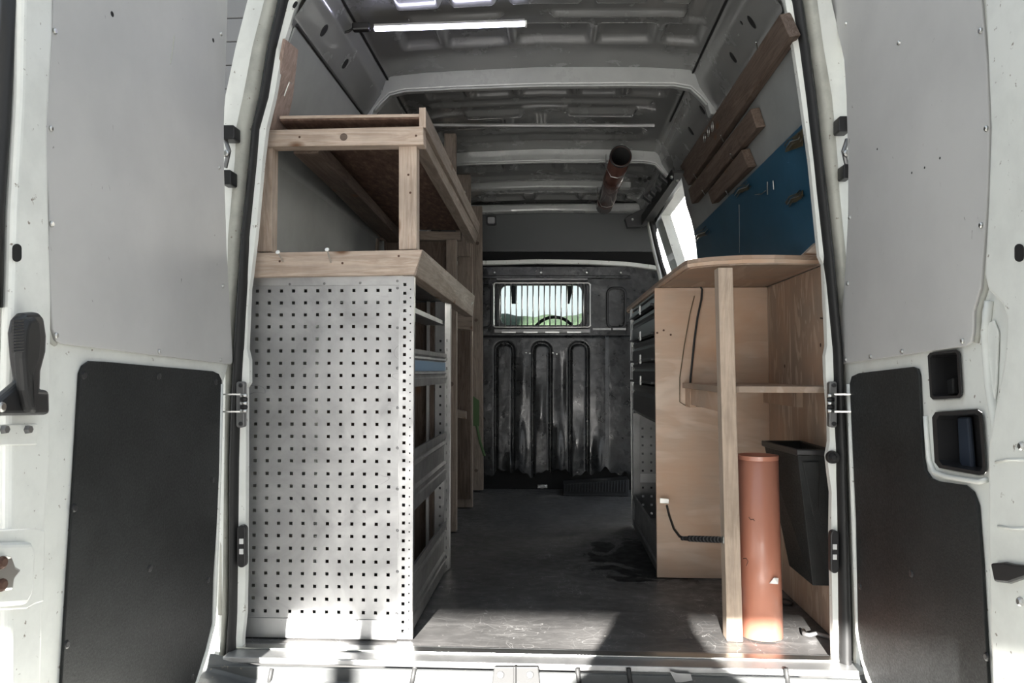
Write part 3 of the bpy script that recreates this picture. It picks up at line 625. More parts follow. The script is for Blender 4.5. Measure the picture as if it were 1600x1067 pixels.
# hinges on the pillars
for s, pts in ((-1, [(345, 195, 366, 217), (345, 265, 361, 288)]), (1, [(1311, 181, 1330, 205), (1318, 256, 1332, 278)])):
    hg = thing('door_hinge', at((pts[0][0]+pts[0][2])/2, 240, 1.93), None, None); hg.parent = Fr; hg.location = hg.location-WL[Fr.name]
    for (x0, y0, x1, y1) in pts:
        MB().prism([at(x, y, 1.905) for x, y in rrect(x0, y0, x1, y1, 3)], (0, .04, 0)).build('hinge_block', plastic, hg, bevel=.002)
    cx = 352 if s < 0 else 1324
    m = MB(); m.tube([at(cx+s*-0, 218, 1.92), at(cx-s*6, 236, 1.915), at(cx, 262, 1.92)], .006, 8); m.build('hinge_arm', alud, hg)
    MB().disc(at(cx-s*1, 240, 1.905), (0, -1, 0), .010, .008).build('pivot', steel, hg)
# door check straps
for s, x0, x1 in ((-1, 347, 386), (1, 1331, 1292)):
    ck = thing('door_check', at((x0+x1)/2, 650, 1.93), '%s door check arms with roller bracket crossing the rubber seal' % ('left' if s < 0 else 'right'), 'door check')
    for y in (616, 643): MB().bar(at(x0, y, 1.915), at(x1-s*-6 if False else (378 if s < 0 else 1302), y, 1.925), (0, .01, 0), (0, 0, .004)).build('check_arm', steel, ck)
    c = (376 if s < 0 else 1303)
    MB().prism([at(x, y, 1.93) for x, y in rrect(c-7, 596, c+5, 668, 4)], (0, .02, 0)).build('bracket', alud, ck, bevel=.002)
    for k in range(5): MB().tube([at(c+s*-5-5, 618+k*6, 1.915), at(c+s*-5+5, 618+k*6, 1.915)], .005, 8).build('roller', rubber if k % 2 else steel, ck, smooth=True)
    for y in (602, 662): MB().disc(at(c, y, 1.93), (0, -1, 0), .006, .004).build('screw', plastic, ck)
# rubber strikers with two white pads
for s, x0, x1, y0, y1 in ((-1, 370, 383.5, 821, 887), (1, 1298, 1311.5, 829, 896)):
    st = thing('striker', at((x0+x1)/2, y1, 1.94), 'black oval striker with two pale pads on the %s door frame' % ('left' if s < 0 else 'right'), 'striker')
    MB().prism([at(x, y, 1.935) for x, y in rrect(x0, y0, x1, y1, 6.5)], (0, .02, 0)).build('body', plastic, st, bevel=.003)
    cx = (x0+x1)/2
    for y in ((y0+y1)/2-8, (y0+y1)/2+8): MB().prism([at(cx+a, y+b, 1.932) for a, b in ((-3, -4), (3, -4), (3, 4), (-3, 4))], (0, .006, 0)).build('pad', chrome, st)
bs = thing('bump_stop', at(1300, 722, 1.93), 'round black rubber stop on the right door frame beside the bin', 'stop')
MB().disc(at(1300, 714, 1.95), (0, -1, 0), .017, .012, 20, .9).build('base', rubber, bs, smooth=False)
MB().disc(at(1300, 714, 1.94), (0, -1, 0), .010, .016, 20, .6).build('tip', plastic, bs)

# ================================================================== LEFT RACKING (perforated end panel)
RK = thing('metal_racking', (-.63, 2.4, 0), 'perforated galvanised racking unit standing on the left of the load floor', 'shelving unit')
YF = 2.055; XA = at(384, 700, YF).x; XI = at(623, 700, YF).x; XO = at(646, 700, YF).x
ZT = at(500, 430, YF).z; YE = 2.79
zs = [at(505, y, YF).z for y in [454.3+19.0*0]]
rowz = [at(500, y, YF).z for y in (454.3, 473, 491.7, 510.4, 529.6, 548.2, 567.4, 586.6, 605.3, 624.6, 643.3, 662.7, 681.9, 701.4, 720.2, 740, 759.6, 779, 798.3, 818, 837.4, 857, 876.7, 896.4, 916, 935.8, 955.8)]
colx = [at(399+18.98*k, 700, YF).x for k in range(12)]
z0 = .012
m = MB(); m.perf((XA, YF, z0), (1, 0, 0), (0, 0, 1), [c-XA for c in colx], sorted(z-z0 for z in rowz), .009, .009, XI-XA, ZT-z0)
m.build('perforated_panel', alu, RK, solid=.0015)
ztop = at(500, 446.5, YF).z
MB().box((XA, YF-.004, ztop), (XI, YF-.001, ZT)).build('top_strip', alup, RK, bevel=.001)
zb = at(500, 966, YF).z
m = MB(); m.hexa([(XA, YF-.012, .004), (XI, YF-.012, .004), (XI, YF, .004), (XA, YF, .004), (XA, YF-.004, zb), (XI, YF-.004, zb), (XI, YF, zb), (XA, YF, zb)]); m.build('base_strip', alup, RK, bevel=.001)
def upright(x0, y0, dx, dy, name, zt=ZT, nh=40, hw=.0088):
    # perforated upright: face (x0..x0+dx) in X with square holes and round holes
    m = MB(); pitch = (zt-.03)/nh
    m.perf((x0, y0, .004), (1, 0, 0), (0, 0, 1), [dx*.35], [pitch*(k+.9) for k in range(nh)], hw, hw, dx, zt-.004)
    return m
o = upright(XI+.001, YF-.002, XO-XI-.001, 0, 'u').build('upright', alup, RK, solid=.0015)
for k in range(40): MB().disc((XI+(XO-XI)*.76, YF-.003, .02+(ZT-.05)/40*(k+.5)), (0, -1, 0), .0022, .0006, 8).build('hole', deep, o)
MB().box((XI-.001, YF-.004, .004), (XI+.001, YF+.02, ZT)).build('upright_fold', alup, RK)
MB().box((XO-.0015, YF-.002, .004), (XO, YF+.018, ZT)).build('upright_side', alup, RK)
# far upright: side face (perforated, seen from the aisle)
m = MB(); m.perf((XO-.012, YE-.07, .004), (.17, .98, 0), (0, 0, 1), [.025], [.035*(k+.5) for k in range(25)], .009, .011, .07, ZT-.01); m.build('upright', alup, RK, solid=.0015)
m = MB(); m.perf((XO-.06, YE+.01, .004), (1, 0, 0), (0, 0, 1), [.02], [.035*(k+.5) for k in range(25)], .008, .009, .06, ZT-.01); m.build('upright', alup, RK, solid=.0015)
MB().box((XO-.004, YE-.004, .004), (XO+.002, YE+.008, ZT)).build('upright_edge', alup, RK)
# shelves with ridged lips
for i, (zt, zbm) in enumerate(((.065, -.045), (-.225, -.40), (-.555, -.735))):
    zt += ZR; zbm += ZR; hgt = zt-zbm
    prof_ = [(0, 0), (.006, .0), (.006, hgt*.2), (.003, hgt*.23), (.003, hgt*.3), (.007, hgt*.34), (.002, hgt*.4), (.002, hgt*.72), (.007, hgt*.76), (.003, hgt*.82), (.007, hgt*.88), (.007, hgt), (0, hgt)]
    m = MB(); m.prism([(XO-.014+dx, YF+.02, zbm+dz) for dx, dz in prof_], (0, YE-.035-YF-.02, 0))
    sh = m.build('shelf_lip', alud, RK)
    if i == 0: MB().box((XO-.011, YF+.03, zbm+hgt*.42), (XO-.0095, YE-.05, zbm+hgt*.70)).build('blue_film', blueg, sh)
    MB().box((XA+.005, YF+.015, zbm+.004), (XO-.016, YE-.02, zbm+.010)).build('shelf_tray', alud, RK)
# inner verticals and dark wooden back
MB().box((XA, YE, .004), (XO-.062, YE+.012, ZT-.01)).build('back_board', oldw[2], RK)
MB().box((XO-.085, YE-.04, .004), (XO-.075, YE-.02, ZT-.01)).build('inner_post', alup, RK)
MB().box((XA, YF+.002, ZT-.004), (XO-.002, YE, ZT-.001)).build('top_sheet', alud, RK)  # sheet added to keep the space under the beam dark
MB().box((XO-.09, YF+.05, ZT-.10), (XO-.018, YE-.03, ZT-.085)).build('inner_rail', alud, RK)
for (x, y) in ((453, 444), (507, 443), (563, 442), (621, 439), (621, 450), (621, 512), (621, 575), (621, 637), (621, 700), (621, 764), (621, 829), (621, 893), (620, 959), (440, 970), (499, 970), (558, 970), (620, 971), (388, 765), (388, 555)):
    MB().disc(at(x, y, YF-.003), (0, -1, 0), .0042, .002, 8).build('rivet', alud, RK)

# ================================================================== LEFT TIMBER FRAME
TF = thing('timber_rack', (-.6, 2.3, ZT), 'rough pine timber frame with a brown board shelf on top of the racking', 'rack')
def plank(name, a, b, wv, hv, mt, parent=TF, bev=.002, label=None): return MB().bar(a, b, wv, hv).build(name, mt, parent, bevel=bev, label=label)
# front lower beam: face px 390..662, y 392..430
def facebox(x0, y0, x1, y1, x2, y2, x3, y3, Y, th, name, mt, parent=TF, bev=.002):   # four px corners clockwise from top-left
    return MB().prism([at(x0, y0, Y), at(x1, y1, Y), at(x2, y2, Y), at(x3, y3, Y)], (0, th, 0)).build(name, mt, parent, bevel=bev)
facebox(392, 395, 660, 390, 647, 429, 388, 433, 2.03, .045, 'front_beam', pine[0])
# lower side beam, going forward along the aisle
def longbeam(a0, a1, b0, b1, Ya, Yb, th, name, mt, parent=TF):  # a0 top a1 bottom px at near end, b0,b1 at far end
    P = [at(*a0, Ya), at(*a1, Ya), at(*b1, Yb), at(*b0, Yb)]
    return MB().prism(P, (-th, 0, 0)).build(name, mt, parent, bevel=.002)
longbeam((661, 390), (650, 430), (742, 462), (739, 495), 2.035, 3.35, .04, 'side_beam', greyw[1])
# posts
facebox(405, 228, 426, 228, 424, 393, 400, 393, 2.06, .045, 'post', pine[2])
facebox(623, 222, 651, 221, 651, 389, 623, 390, 2.06, .045, 'post', pine[2])
# top front beam
facebox(415, 203, 661, 197, 662, 226, 415, 229, 2.045, .045, 'front_beam', pine[0])
# board shelf (slopes gently down towards the cab)
Bp = [at(437, 181, 2.05), at(657, 178, 2.05), at(741, 356, 3.62), at(585, 353, 3.62)]
m = MB(); m.prism(Bp, (0, 0, -.014)); m.build('shelf_board', chip, TF)
plank('board_edge', at(437, 183.5, 2.046), at(655, 180.5, 2.046), (0, .006, 0), (0, 0, .009), pine[0])
# side fascia standing proud of the board, and rail below it
longbeam((665, 168), (665, 199), (750, 350), (748, 366), 2.05, 3.62, .018, 'fascia', greyw[1])
MB().prism([at(655, 168, 2.048), at(665, 168, 2.048), at(665, 199, 2.048), at(655, 199, 2.048)], (0, .006, 0)).build('fascia_end', pine[2], TF)
longbeam((662, 199), (662, 226), (747, 366), (743, 380), 2.09, 3.62, .04, 'side_rail', greyw[1])
# left long beam under the board
m = MB(); a = at(478, 228, 2.1); b = at(618, 372, 3.55); m.bar(a, b, (.075, 0, 0), (0, 0, .045)); m.build('side_rail', oldw[1], TF, bevel=.002)
plank('side_strip', at(463, 230, 2.12), at(600, 374, 3.6), (.014, 0, 0), (0, 0, .02), greyw[1])
# back cross beams and posts of the upper frame
facebox(582, 360, 720, 362, 720, 375, 580, 374, 3.50, .04, 'cross_beam', greyw[0])
facebox(582, 372, 590, 372, 589, 400, 580, 400, 3.45, .03, 'post', greyw[2])
facebox(697, 374, 713, 374, 713, 470, 697, 470, 3.44, .04, 'post', greyw[2])
facebox(600, 372, 700, 372, 700, 440, 600, 440, 3.56, .012, 'end_board', oldw[2])
# nail heads and knots in the beams; two large screws standing out of the front beam
for (x0, y0, x1, y1, k) in ((434, 394, 442, 409, 0), (511, 390, 517, 410, 1)):
    sc = thing('protruding_screw', at(x1, y1, 2.03), ['left', 'right'][k]+' one of two bright screws sticking out of the lower pine beam', 'screw')
    a, b = at(x1, y1, 2.03), at(x0, y0, 1.985)
    m = MB(); m.tube([a, b], .0022, 8); m.build('shank', steel, sc); m = MB(); m.disc(b, (b-a), .0062, .003, 12); m.build('head', chrome, sc)
for (x, y, Y) in ((468, 214, 2.045), (650, 212, 2.045), (638, 273, 2.06), (641, 301, 2.06), (437, 408, 2.03), (535, 411, 2.03), (623, 400, 2.03)):
    MB().disc(at(x, y, Y), (0, -1, 0), .0035, .0006, 8).build('nail', rust, TF)
MB().disc(at(537, 214, 2.045), (0, -1, 0), .011, .0006, 14, .9).build('knot', oldw[0], TF)
# plank fixed up the left wall
m = MB(); m.prism([onP(x, y, PLp+PLn*.012, PLn) for x, y in ((447, 62), (466, 78), (458, 150), (440, 235), (422, 235), (433, 140))], -PLn*.010)
m.build('wall_batten', wood('pinkish_ply', 2, (.44, .33, .28), (.34, .25, .21)), label='pinkish worn plywood strip fixed up the left wall by the door frame', cat='batten')
# hooked wires on the strip
for i, pts in enumerate((((436, 74), (445, 76), (452, 70), (456, 56), (466, 58)), ((444, 150), (448, 138), (452, 128), (456, 131)))):
    m = MB(); m.tube([at(x, y, 2.03) for x, y in pts], .0016, 6); m.build('wire_hook', steel, label=['bent wire hook near the top of the plywood strip', 'short bent nail halfway up the plywood strip on the left wall'][i], cat='hook')

# ---- timber partition boards beyond the racking on the left of the aisle
TB = thing('timber_boarding', at(725, 800, 3.6), 'stepped upright pine boards closing the racks left of the aisle', 'boarding')
def upboard(x0, x1, yt, yb, Y, th, mt, name='upright_board', xt0=None, xt1=None):
    x0t = xt0 if xt0 is not None else x0; x1t = xt1 if xt1 is not None else x1
    return MB().prism([at(x0t, yt, Y), at(x1t, yt, Y), at(x1, yb, Y), at(x0, yb, Y)], (0, th, 0)).build(name, mt, TB, bevel=.003)
upboard(690, 713, 470, 831, 3.405, .045, greyw[2])
upboard(700, 738, 380, 793, 4.02, .04, pine[2] and greyw[2], xt0=716)
upboard(715, 755, 322, 766, 4.56, .035, greyw[2], xt0=728, xt1=753)
for (x, y, Y) in ((722, 740, 4.02), (744, 735, 4.56), (705, 600, 3.405), (728, 560, 4.02), (744, 500, 4.56), (746, 380, 4.56)): MB().disc(at(x, y, Y-.001), (0, -1, 0), .011, .0008, 12, .9).build('knot', oldw[0], TB)
upboard(694, 712, 208, 330, 3.42, .04, greyw[2], 'roof_post')
upboard(712, 735, 272, 400, 3.96, .04, greyw[2], 'roof_post')
# cross timbers between boards
for (x0, y0, x1, y1, Y) in ((712, 490, 738, 516, 3.95), (713, 640, 728, 655, 3.9)):
    facebox(x0, y0, x1, y0+3, x1, y1, x0, y1-3, Y, .04, 'cross_timber', greyw[0], TB)
MB().prism([at(713, 516, 3.99), at(735, 516, 3.99), at(735, 780, 3.99), at(713, 780, 3.99)], (0, .02, 0)).build('infill_board', oldw[2], TB)
m = MB(); m.prism([at(737, 617, 4.54), at(749, 626, 4.54), at(749, 666, 4.54), at(737, 665, 4.54)], (0, -.003, 0)); m.build('green_label', green, label='faded green label stuck on the farthest upright board', cat='label')
m = MB(); m.tube([at(745, 665, 4.53), at(750, 690, 4.53), at(757, 712, 4.53)], .008, 8); m.build('green_strap', green, label='green strap end hanging below the green label', cat='strap')
MB().disc(at(724, 301, 3.62), (0, -1, 0), .011, .01, 12, .7).build('bolt_head', steel, TB)
hk = thing('hasp', at(727, 470, 3.3), 'small metal hasp on the end of the lower side beam', 'hasp')
m = MB(); m.bar(at(716, 462, 3.28), at(732, 470, 3.32), (0, .004, 0), (0, 0, .02)); m.build('plate', steel, hk, bevel=.002)
m = MB(); m.tube([at(722, 470, 3.26), at(735, 478, 3.26), at(738, 472, 3.26)], .005, 8); m.build('loop', steel, hk)

# ================================================================== ROOF LAMP
LP = thing('led_lamp', at(700, 40, 2.27), 'lit white LED strip lamp under the roof, cable at its left end', 'lamp')
a, b = at(585, 45.5, 2.27), at(820, 37.5, 2.27)
m = MB(); m.bar(a, b, (0, .018, 0), (0, 0, .010)); m.build('diffuser', led, LP, bevel=.003)
m = MB(); m.bar(a+Vector((0, .004, .009)), b+Vector((0, .004, .009)), (0, .026, 0), (0, 0, .008)); m.build('housing', alup, LP, bevel=.001)
m = MB(); m.bar(at(551, 43, 2.27), at(578, 42, 2.27), (0, .025, 0), (0, 0, .026)); m.build('switch_box', plastic, LP, bevel=.005)
m = MB(); m.bar(b, at(823, 37.5, 2.27), (0, .02, 0), (0, 0, .014)); m.build('end_cap', chrome, LP)
m = MB(); m.tube([at(508, 48, 2.28), at(515, 52, 2.27), at(530, 53, 2.26), at(545, 49, 2.26), at(553, 44, 2.27)], .004, 8); m.build('cable', rubber, LP, smooth=True)
m = MB(); m.tube([at(576, 43, 2.27), at(580, 46, 2.27), at(586, 45, 2.27)], .002, 6); m.build('lead', rubber, LP)
# interior lamp at the far left of the header
dl = thing('dome_lamp', at(768, 350, 4.68), 'small square interior lamp below the front roof bow', 'lamp')
MB().prism([at(x, y, 4.67) for x, y in rrect(760, 337, 775, 351, 2)], (0, .03, 0)).build('body', plastic, dl, bevel=.002)
MB().prism([at(x, y, 4.664) for x, y in rrect(762, 339, 773, 349, 2)], (0, .008, 0)).build('lens', alu, dl)

# ================================================================== HANGING PIPE
pp = thing('roof_pipe', at(958, 300, 3.7), 'dark brown plastic pipe slung lengthwise under the roof', 'pipe')
a, b = at(970, 244, 3.30), at(944, 322, 4.20)
MB().pipe(a, b, .047, .043).build('tube', brownp, pp, smooth=True)
MB().pipe(a+Vector((0, .003, 0)), b-Vector((0, .003, 0)), .0428, .042).build('bore_shade', deep, pp, smooth=True)  # near-black sleeve, shade inside the pipe put into the colour
t = (b-a).normalized()
for f_, r_ in ((.0, .050), (.42, .0485), (.86, .0485)): MB().pipe(a+(b-a)*f_, a+(b-a)*f_+t*.012, r_, .044).build('collar', brownp if f_ else plastic, pp, smooth=True)
for f_ in (.18, .8):
    c = a+(b-a)*f_; m = MB(); m.tube([c+Vector((-.052, 0, .06)), c+Vector((-.052, 0, 0)), c+Vector((-.03, 0, -.045)), c+Vector((0, 0, -.052)), c+Vector((.03, 0, -.045)), c+Vector((.052, 0, 0)), c+Vector((.052, 0, .06))], .002, 6); m.build('hanger', steel, pp)

# ================================================================== SLIDING DOOR TRACK (upper)
tr = thing('door_track', at(1020, 320, 3.9), 'black sliding door track along the right roof edge', 'track')
m = MB(); m.bar(at(1062, 268, 3.35), at(1014, 345, 4.45), (.05, 0, 0), (0, 0, .012)); m.build('rail', rubber, tr, bevel=.003)
m = MB(); m.bar(at(1052, 272, 3.36), at(1002, 345, 4.45), (.006, 0, 0), (0, 0, .06)); m.build('rail_flange', rubber, tr, bevel=.002)
m = MB(); m.prism([at(x, y, 4.42) for x, y in ((976, 341), (983, 336), (1004, 326), (1014, 332), (1012, 350), (1002, 354), (980, 355))], (0, .05, 0)); m.build('end_bracket', plastic, tr, bevel=.004)
for (x, y, Y) in ((1040, 282, 3.5), (1034, 296, 3.7), (1026, 306, 3.9), (1015, 312, 4.0)):
    m = MB(); m.bar(at(x-10, y-6, Y), at(x+2, y+4, Y), (0, .05, 0), (0, 0, .016)); m.build('roller_arm', plastic, tr, bevel=.003)
for (x, y) in ((1058, 283), (1049, 277), (988, 343)): MB().disc(at(x, y, 3.3 if x > 1000 else 4.41), (0, -1, 0), .008, .01).build('bolt', steel, tr)
for (x, y) in ((1000, 280), (1008, 282), (1014, 279)): MB().disc(at(x, y, 3.95), (0, -1, -.4), .010, .006).build('plug', deep, Ce)

# ================================================================== RIGHT WALL BATTENS, BLUE BOARD, HOOKS
def batten(pts, th, name, mt, label):
    a = [PR(x, y, .001+th) for x, y in pts]
    return MB().prism(a, -PRn*th).build(name, mt, bevel=.003, label=label, cat='batten', group='battens on the right wall')
batten([(1218, 22), (1234, 58), (1075, 290), (1061, 262)], .03, 'wall_batten', oldw[1], 'longest brown batten, highest on the right wall under the roof edge')
batten([(1172, 170), (1182, 200), (1081, 319), (1075, 296)], .03, 'wall_batten', oldw[1], 'middle brown batten on the right wall with nails through it')
batten([(1158, 234), (1169, 262), (1112, 319), (1106, 300)], .03, 'wall_batten', oldw[1], 'shortest brown batten, lowest of the three, just above the blue board')
blp = [(1275, 300), (1268, 240), (1261, 186), (1084, 361), (1087, 380), (1089, 402)]
BB = MB().prism([PR(x, y, .012) for x, y in blp]+[PRz(3.50, 1.085, .012), PRz(2.035, 1.085, .012)], -PRn*.010).build('blue_board', bluem, bevel=.001, label='blue painted triangular board on the right wall above the worktop', cat='board')
m = MB(); m.tube([PR(1155, 320, .0125), PR(1155.5, 395, .0125)], .0012, 5); m.build('groove', walllin, BB)
# nails on battens
for i, (x, y, lab) in enumerate(((1184, 77, 'bright nail through the upper batten near its near end'), (1129, 218, 'nail at the near end between the upper and middle battens'), (1144, 247, 'nail through the near part of the middle batten'), (1087, 277, 'nail at the middle batten end'), (1100, 302, 'nail by the far end of the short batten'), (1065, 265, 'nail at the far end of the upper batten'), (1137, 304, 'nail through the short batten above the blue board'))):
    p = PR(x, y, .03); q = PR(x, y, 0); m = MB(); d = Vector((-.02, -.05, .004)); m.tube([p-d*.3, p+d*.8], .0018, 6); m.build('nail', steel, label=lab, cat='nail', group='nails in the battens on the right wall')
# spring clips on the blue board
def clip(name, poly, label):
    o = thing(name, PR(*poly[0], .02), label, 'clip', 'tool clips on the blue board')
    xs = [p[0] for p in poly]; ys = [p[1] for p in poly]
    cx, cy = sum(xs)/len(xs), sum(ys)/len(ys)
    m = MB(); m.prism([PR(cx+(x-cx)*.8, cy+(y-cy)*.62, .016) for x, y in poly], PRn*.002); m.build('plate', brass, o, bevel=.0005)
    cx, cy = sum(xs)/len(xs), sum(ys)/len(ys)
    for k in (-1, 0, 1):
        m = MB(); m.tube([PR(cx-12+k*3, cy+9+k*3, .014), PR(cx-6+k*3, cy+k*3, .05), PR(cx+6+k*3, cy-4+k*4, .05), PR(cx+10+k*3, cy-9+k*4, .014)], .0018, 6); m.build('prong', brass if k else steel, o)
    return o
clip('spring_clip', [(1258, 188), (1259, 232), (1224, 248), (1226, 236), (1240, 215), (1238, 210)], 'large wire clip at the top right corner of the blue board')
clip('spring_clip', [(1258, 288), (1258, 306), (1246, 318), (1226, 326), (1225, 320), (1240, 305)], 'brass clip low on the right of the blue board, above the worktop')
clip('spring_clip', [(1172, 282), (1172, 294), (1160, 304), (1146, 308), (1150, 300), (1160, 290)], 'dark clip on the top edge of the blue board below the short batten')
clip('spring_clip', [(1105, 358), (1103, 366), (1094, 374), (1087, 376), (1088, 366), (1096, 360)], 'small wire clip at the far left corner of the blue board')
for i, pts in enumerate((((1199, 284), (1199, 304)), ((1208, 282), (1209, 296)), ((1180, 304), (1190, 303), (1196, 298)))):
    m = MB(); m.tube([PR(x, y, .018) for x, y in pts], .0018, 6); m.build('staple', steel, label=['long bright pin standing in the middle of the blue board', 'short bright pin right of the long pin on the blue board', 'bent wire pin left of the two upright pins on the blue board'][i], cat='pin')
# looped wire hooks on the upper batten
for i, (x, y) in enumerate(((1101, 215), (1107, 206), (1113, 198))):
    m = MB(); c = PR(x, y, .038); m.tube([c+Vector((0, .016*math.cos(t_), .018*math.sin(t_))) for t_ in [k*math.pi/6 for k in range(12)]], .002, 6, closed=True); m.build('wire_loop', steel, label=['lowest', 'middle', 'highest'][i]+' of three small wire loops on the long wall batten', cat='loop')

# ================================================================== RIGHT PLYWOOD CUPBOARD
CB = thing('plywood_cupboard', (.6, 2.4, 0), 'open plywood cupboard bay with rounded worktop right of the aisle', 'cupboard')
ZC = H+.335; YP = 2.715; XW = .777
# worktop with rounded corner
edge = [onZ(x, y, ZC) for x, y in ((979, 481), (1000, 463), (1040, 430), (1067, 410), (1074, 406), (1090, 403.5), (1115, 401), (1160, 398.5), (1210, 398), (1286, 399.5))]
e2 = []
for p in edge: e2.append(Vector((min(max(p.x, .3), .768), min(max(p.y, 2.0), 4.0), ZC)))
top = e2+[Vector((.768, 2.04, ZC)), Vector((.77, 3.3, ZC)), Vector((.74, 3.9, ZC))]
m = MB(); m.prism(top, (0, 0, -.012)); wt = m.build('worktop', ply_y, CB)
m = MB(); m.prism([p-Vector((0, 0, .0125)) for p in top], (0, 0, -.011)); m.build('worktop_ply', ply_x, CB)
m = MB(); m.prism([Vector((p.x+.006, p.y, p.z-.024)) for p in top], (0, 0, -.004)); m.build('worktop_ply', ply_y, CB)
# back panel
zt_ = ZC-.03
m = MB(); m.prism([Vector((at(1026, 800, YP).x, YP, 0.002)), Vector((XW, YP, .002)), Vector((XW, YP, zt_)), Vector((at(1023, 470, YP).x, YP, zt_))], (0, .014, 0)); m.build('back_panel', ply_x, CB, bevel=.001)
# side panel on the wall
m = MB(); m.prism([(XW, 2.0, .002), (XW, YP, .002), (XW, YP, zt_), (XW, 2.0, zt_)], (.009, 0, 0)); m.build('side_panel', ply_z, CB)
# front post
P0 = [at(1122, 418, 2.09), at(1145, 418, 2.09), at(1161, 991, 2.09), at(1136, 993, 2.09)]
P0[2].z = .002; P0[3].z = .002
m = MB(); m.prism(P0, (-.0, .05, 0)); m.build('post', wood('fresh_pine', 2, (.57, .455, .36), (.50, .39, .30)), CB, bevel=.002)
# shelf
zsf = H-.042; xs = .468
m = MB(); m.prism([(xs, YP, zsf), (xs, 2.12, zsf), (.52, 2.10, zsf), (XW, 2.075, zsf), (XW, YP, zsf)], (0, 0, -.018)); m.build('shelf', ply_y, CB, bevel=.001)
MB().box((xs+.01, 2.62, zsf-.085), (xs+.03, YP, zsf-.018)).build('cleat', ply_x, CB)
MB().box((xs+.012, 2.14, zsf-.075), (xs+.026, YP, zsf-.020)).build('cleat', ply_x, CB)
MB().box((XW-.02, 2.35, zsf-.07), (XW, YP, zsf-.019)).build('cleat', ply_z, CB)
MB().prism([at(1260, 395, 2.06), at(1280, 376, 2.06), at(1282, 396, 2.06)], (0, .05, 0)).build('corner_wedge', pine[0], CB)
for (x, y) in ((1027, 520), (1037, 516), (1048, 523)): MB().disc(at(x, y, YP), (0, -1, 0), .004, .0008, 8).build('nail', rust, CB)
for (x, y) in ((1226, 572), (1282, 539)): MB().disc(onX(x, y, XW), (-1, 0, 0), .006, .0008, 8).build('knot', rust, CB)
m = MB(); m.tube([onX(1282, 497, XW-.002), onX(1296, 499, XW-.002)], .002, 6); m.build('pin', rust, CB)
# cord hanging in the bay
m = MB(); m.tube([at(x, y, YP-.006) for x, y in ((1085, 462), (1078, 490), (1069, 540), (1062, 590), (1062, 628), (1070, 633), (1100, 636), (1120, 638))], .0016, 6); m.build('thin_wire', brass, label='thin pale wire hanging on the cupboard back panel', cat='wire')
m = MB(); m.tube([at(x, y, YP-.010) for x, y in ((1083, 447), (1094, 447), (1097, 452), (1096, 468), (1090, 495), (1085, 530), (1082, 560), (1079, 590), (1078, 608))], .0038, 8); m.build('dark_cord', rubber, label='dark cord looped from the worktop down to the cupboard shelf', cat='cord')
# bungee between panel and post
bg_ = thing('bungee', at(1085, 845, 2.4), 'black bungee stretched from the racking edge to the front post', 'bungee')
m = MB(); m.bar(at(1031, 782, 2.68), at(1045, 783, 2.68), (0, .004, 0), (0, 0, .018)); m.build('plate', steel, bg_, bevel=.001)
m = MB(); m.tube([at(1042, 790, 2.66), at(1046, 806, 2.6), at(1053, 826, 2.5), at(1062, 838, 2.4), at(1072, 842, 2.35)], .0042, 8); m.build('cord', rubber, bg_, smooth=True)
for k in range(24):
    c0, c1 = at(1066+k*2.8, 841+k*.1, 2.36-k*.01), at(1067.6+k*2.8, 841+k*.1, 2.355-k*.01)
    m = MB(); m.tube([c0, c1], .0095 if k > 3 else .007, 10); m.build('coil', alud if k % 2 else plastic, bg_)
m = MB(); m.tube([at(1066, 841, 2.36), at(1134, 843, 2.12)], .006, 8); m.build('core', plastic, bg_)
m = MB(); m.bar(at(1128, 843, 2.11), at(1137, 843, 2.10), (0, .02, 0), (0, 0, .02)); m.build('end_hook', steel, bg_, bevel=.002)

# ================================================================== RIGHT RACKING WITH DRAWERS
DR = thing('drawer_racking', (.58, 3.15, 0), 'black drawer stack over perforated metal racking behind the plywood cupboard', 'shelving unit')
XD = .378; Y0, Y1 = YP+.016, 3.56
def ZX(y): return at(998, y, 3.12).z
MB().box((XD+.012, Y0, .04), (.76, Y1, .05)).build('shelf_tray', alud, DR)
MB().box((XD+.012, Y0, ZX(650)-.01), (.76, Y1, ZX(650))).build('shelf_tray', alud, DR)
bnd = [H+.300, ZX(491), ZX(531), ZX(567), ZX(600), ZX(650)]
for i in range(5):
    zt, zb_ = bnd[i]-.004, bnd[i+1]+.004
    d = MB(); h_ = zt-zb_
    d.prism([(XD, Y0+.004, zb_), (XD, Y0+.004, zb_+h_*.62), (XD+.008, Y0+.004, zb_+h_*.74), (XD+.002, Y0+.004, zb_+h_*.86), (XD+.002, Y0+.004, zt), (XD+.05, Y0+.004, zt), (XD+.05, Y0+.004, zb_)], (0, Y1-Y0-.008, 0))
    dr = d.build('drawer', plastic, DR, bevel=.002)
    if i < 4:
        MB().bar((XD-.010, Y0+.03, zb_+.006), (XD-.010, Y1-.03, zb_+.006), (.014, 0, 0), (0, 0, .010)).build('pull', plastic, dr, bevel=.002)
        pz = zb_+.004
        m = MB(); yc = (Y0+Y1)/2-.05; m.box((XD-.020, yc-.012, pz-.012), (XD-.014, yc+.012, pz+.026)); m.box((XD-.020, yc-.03, pz-.004), (XD-.015, yc+.03, pz+.004)); m.build('latch', chrome, dr, bevel=.002)
        m = MB(); m.prism([(XD-.004, Y1-.01, pz+.012), (XD-.004, Y1+.03, pz-.004), (XD-.004, Y1-.01, pz-.022)], (.01, 0, 0)); m.build('corner_clip', chrome, dr)
MB().box((XD+.05, Y0, ZX(650)), (.76, Y1, H+.30)).build('drawer_carcass', plastic, DR)
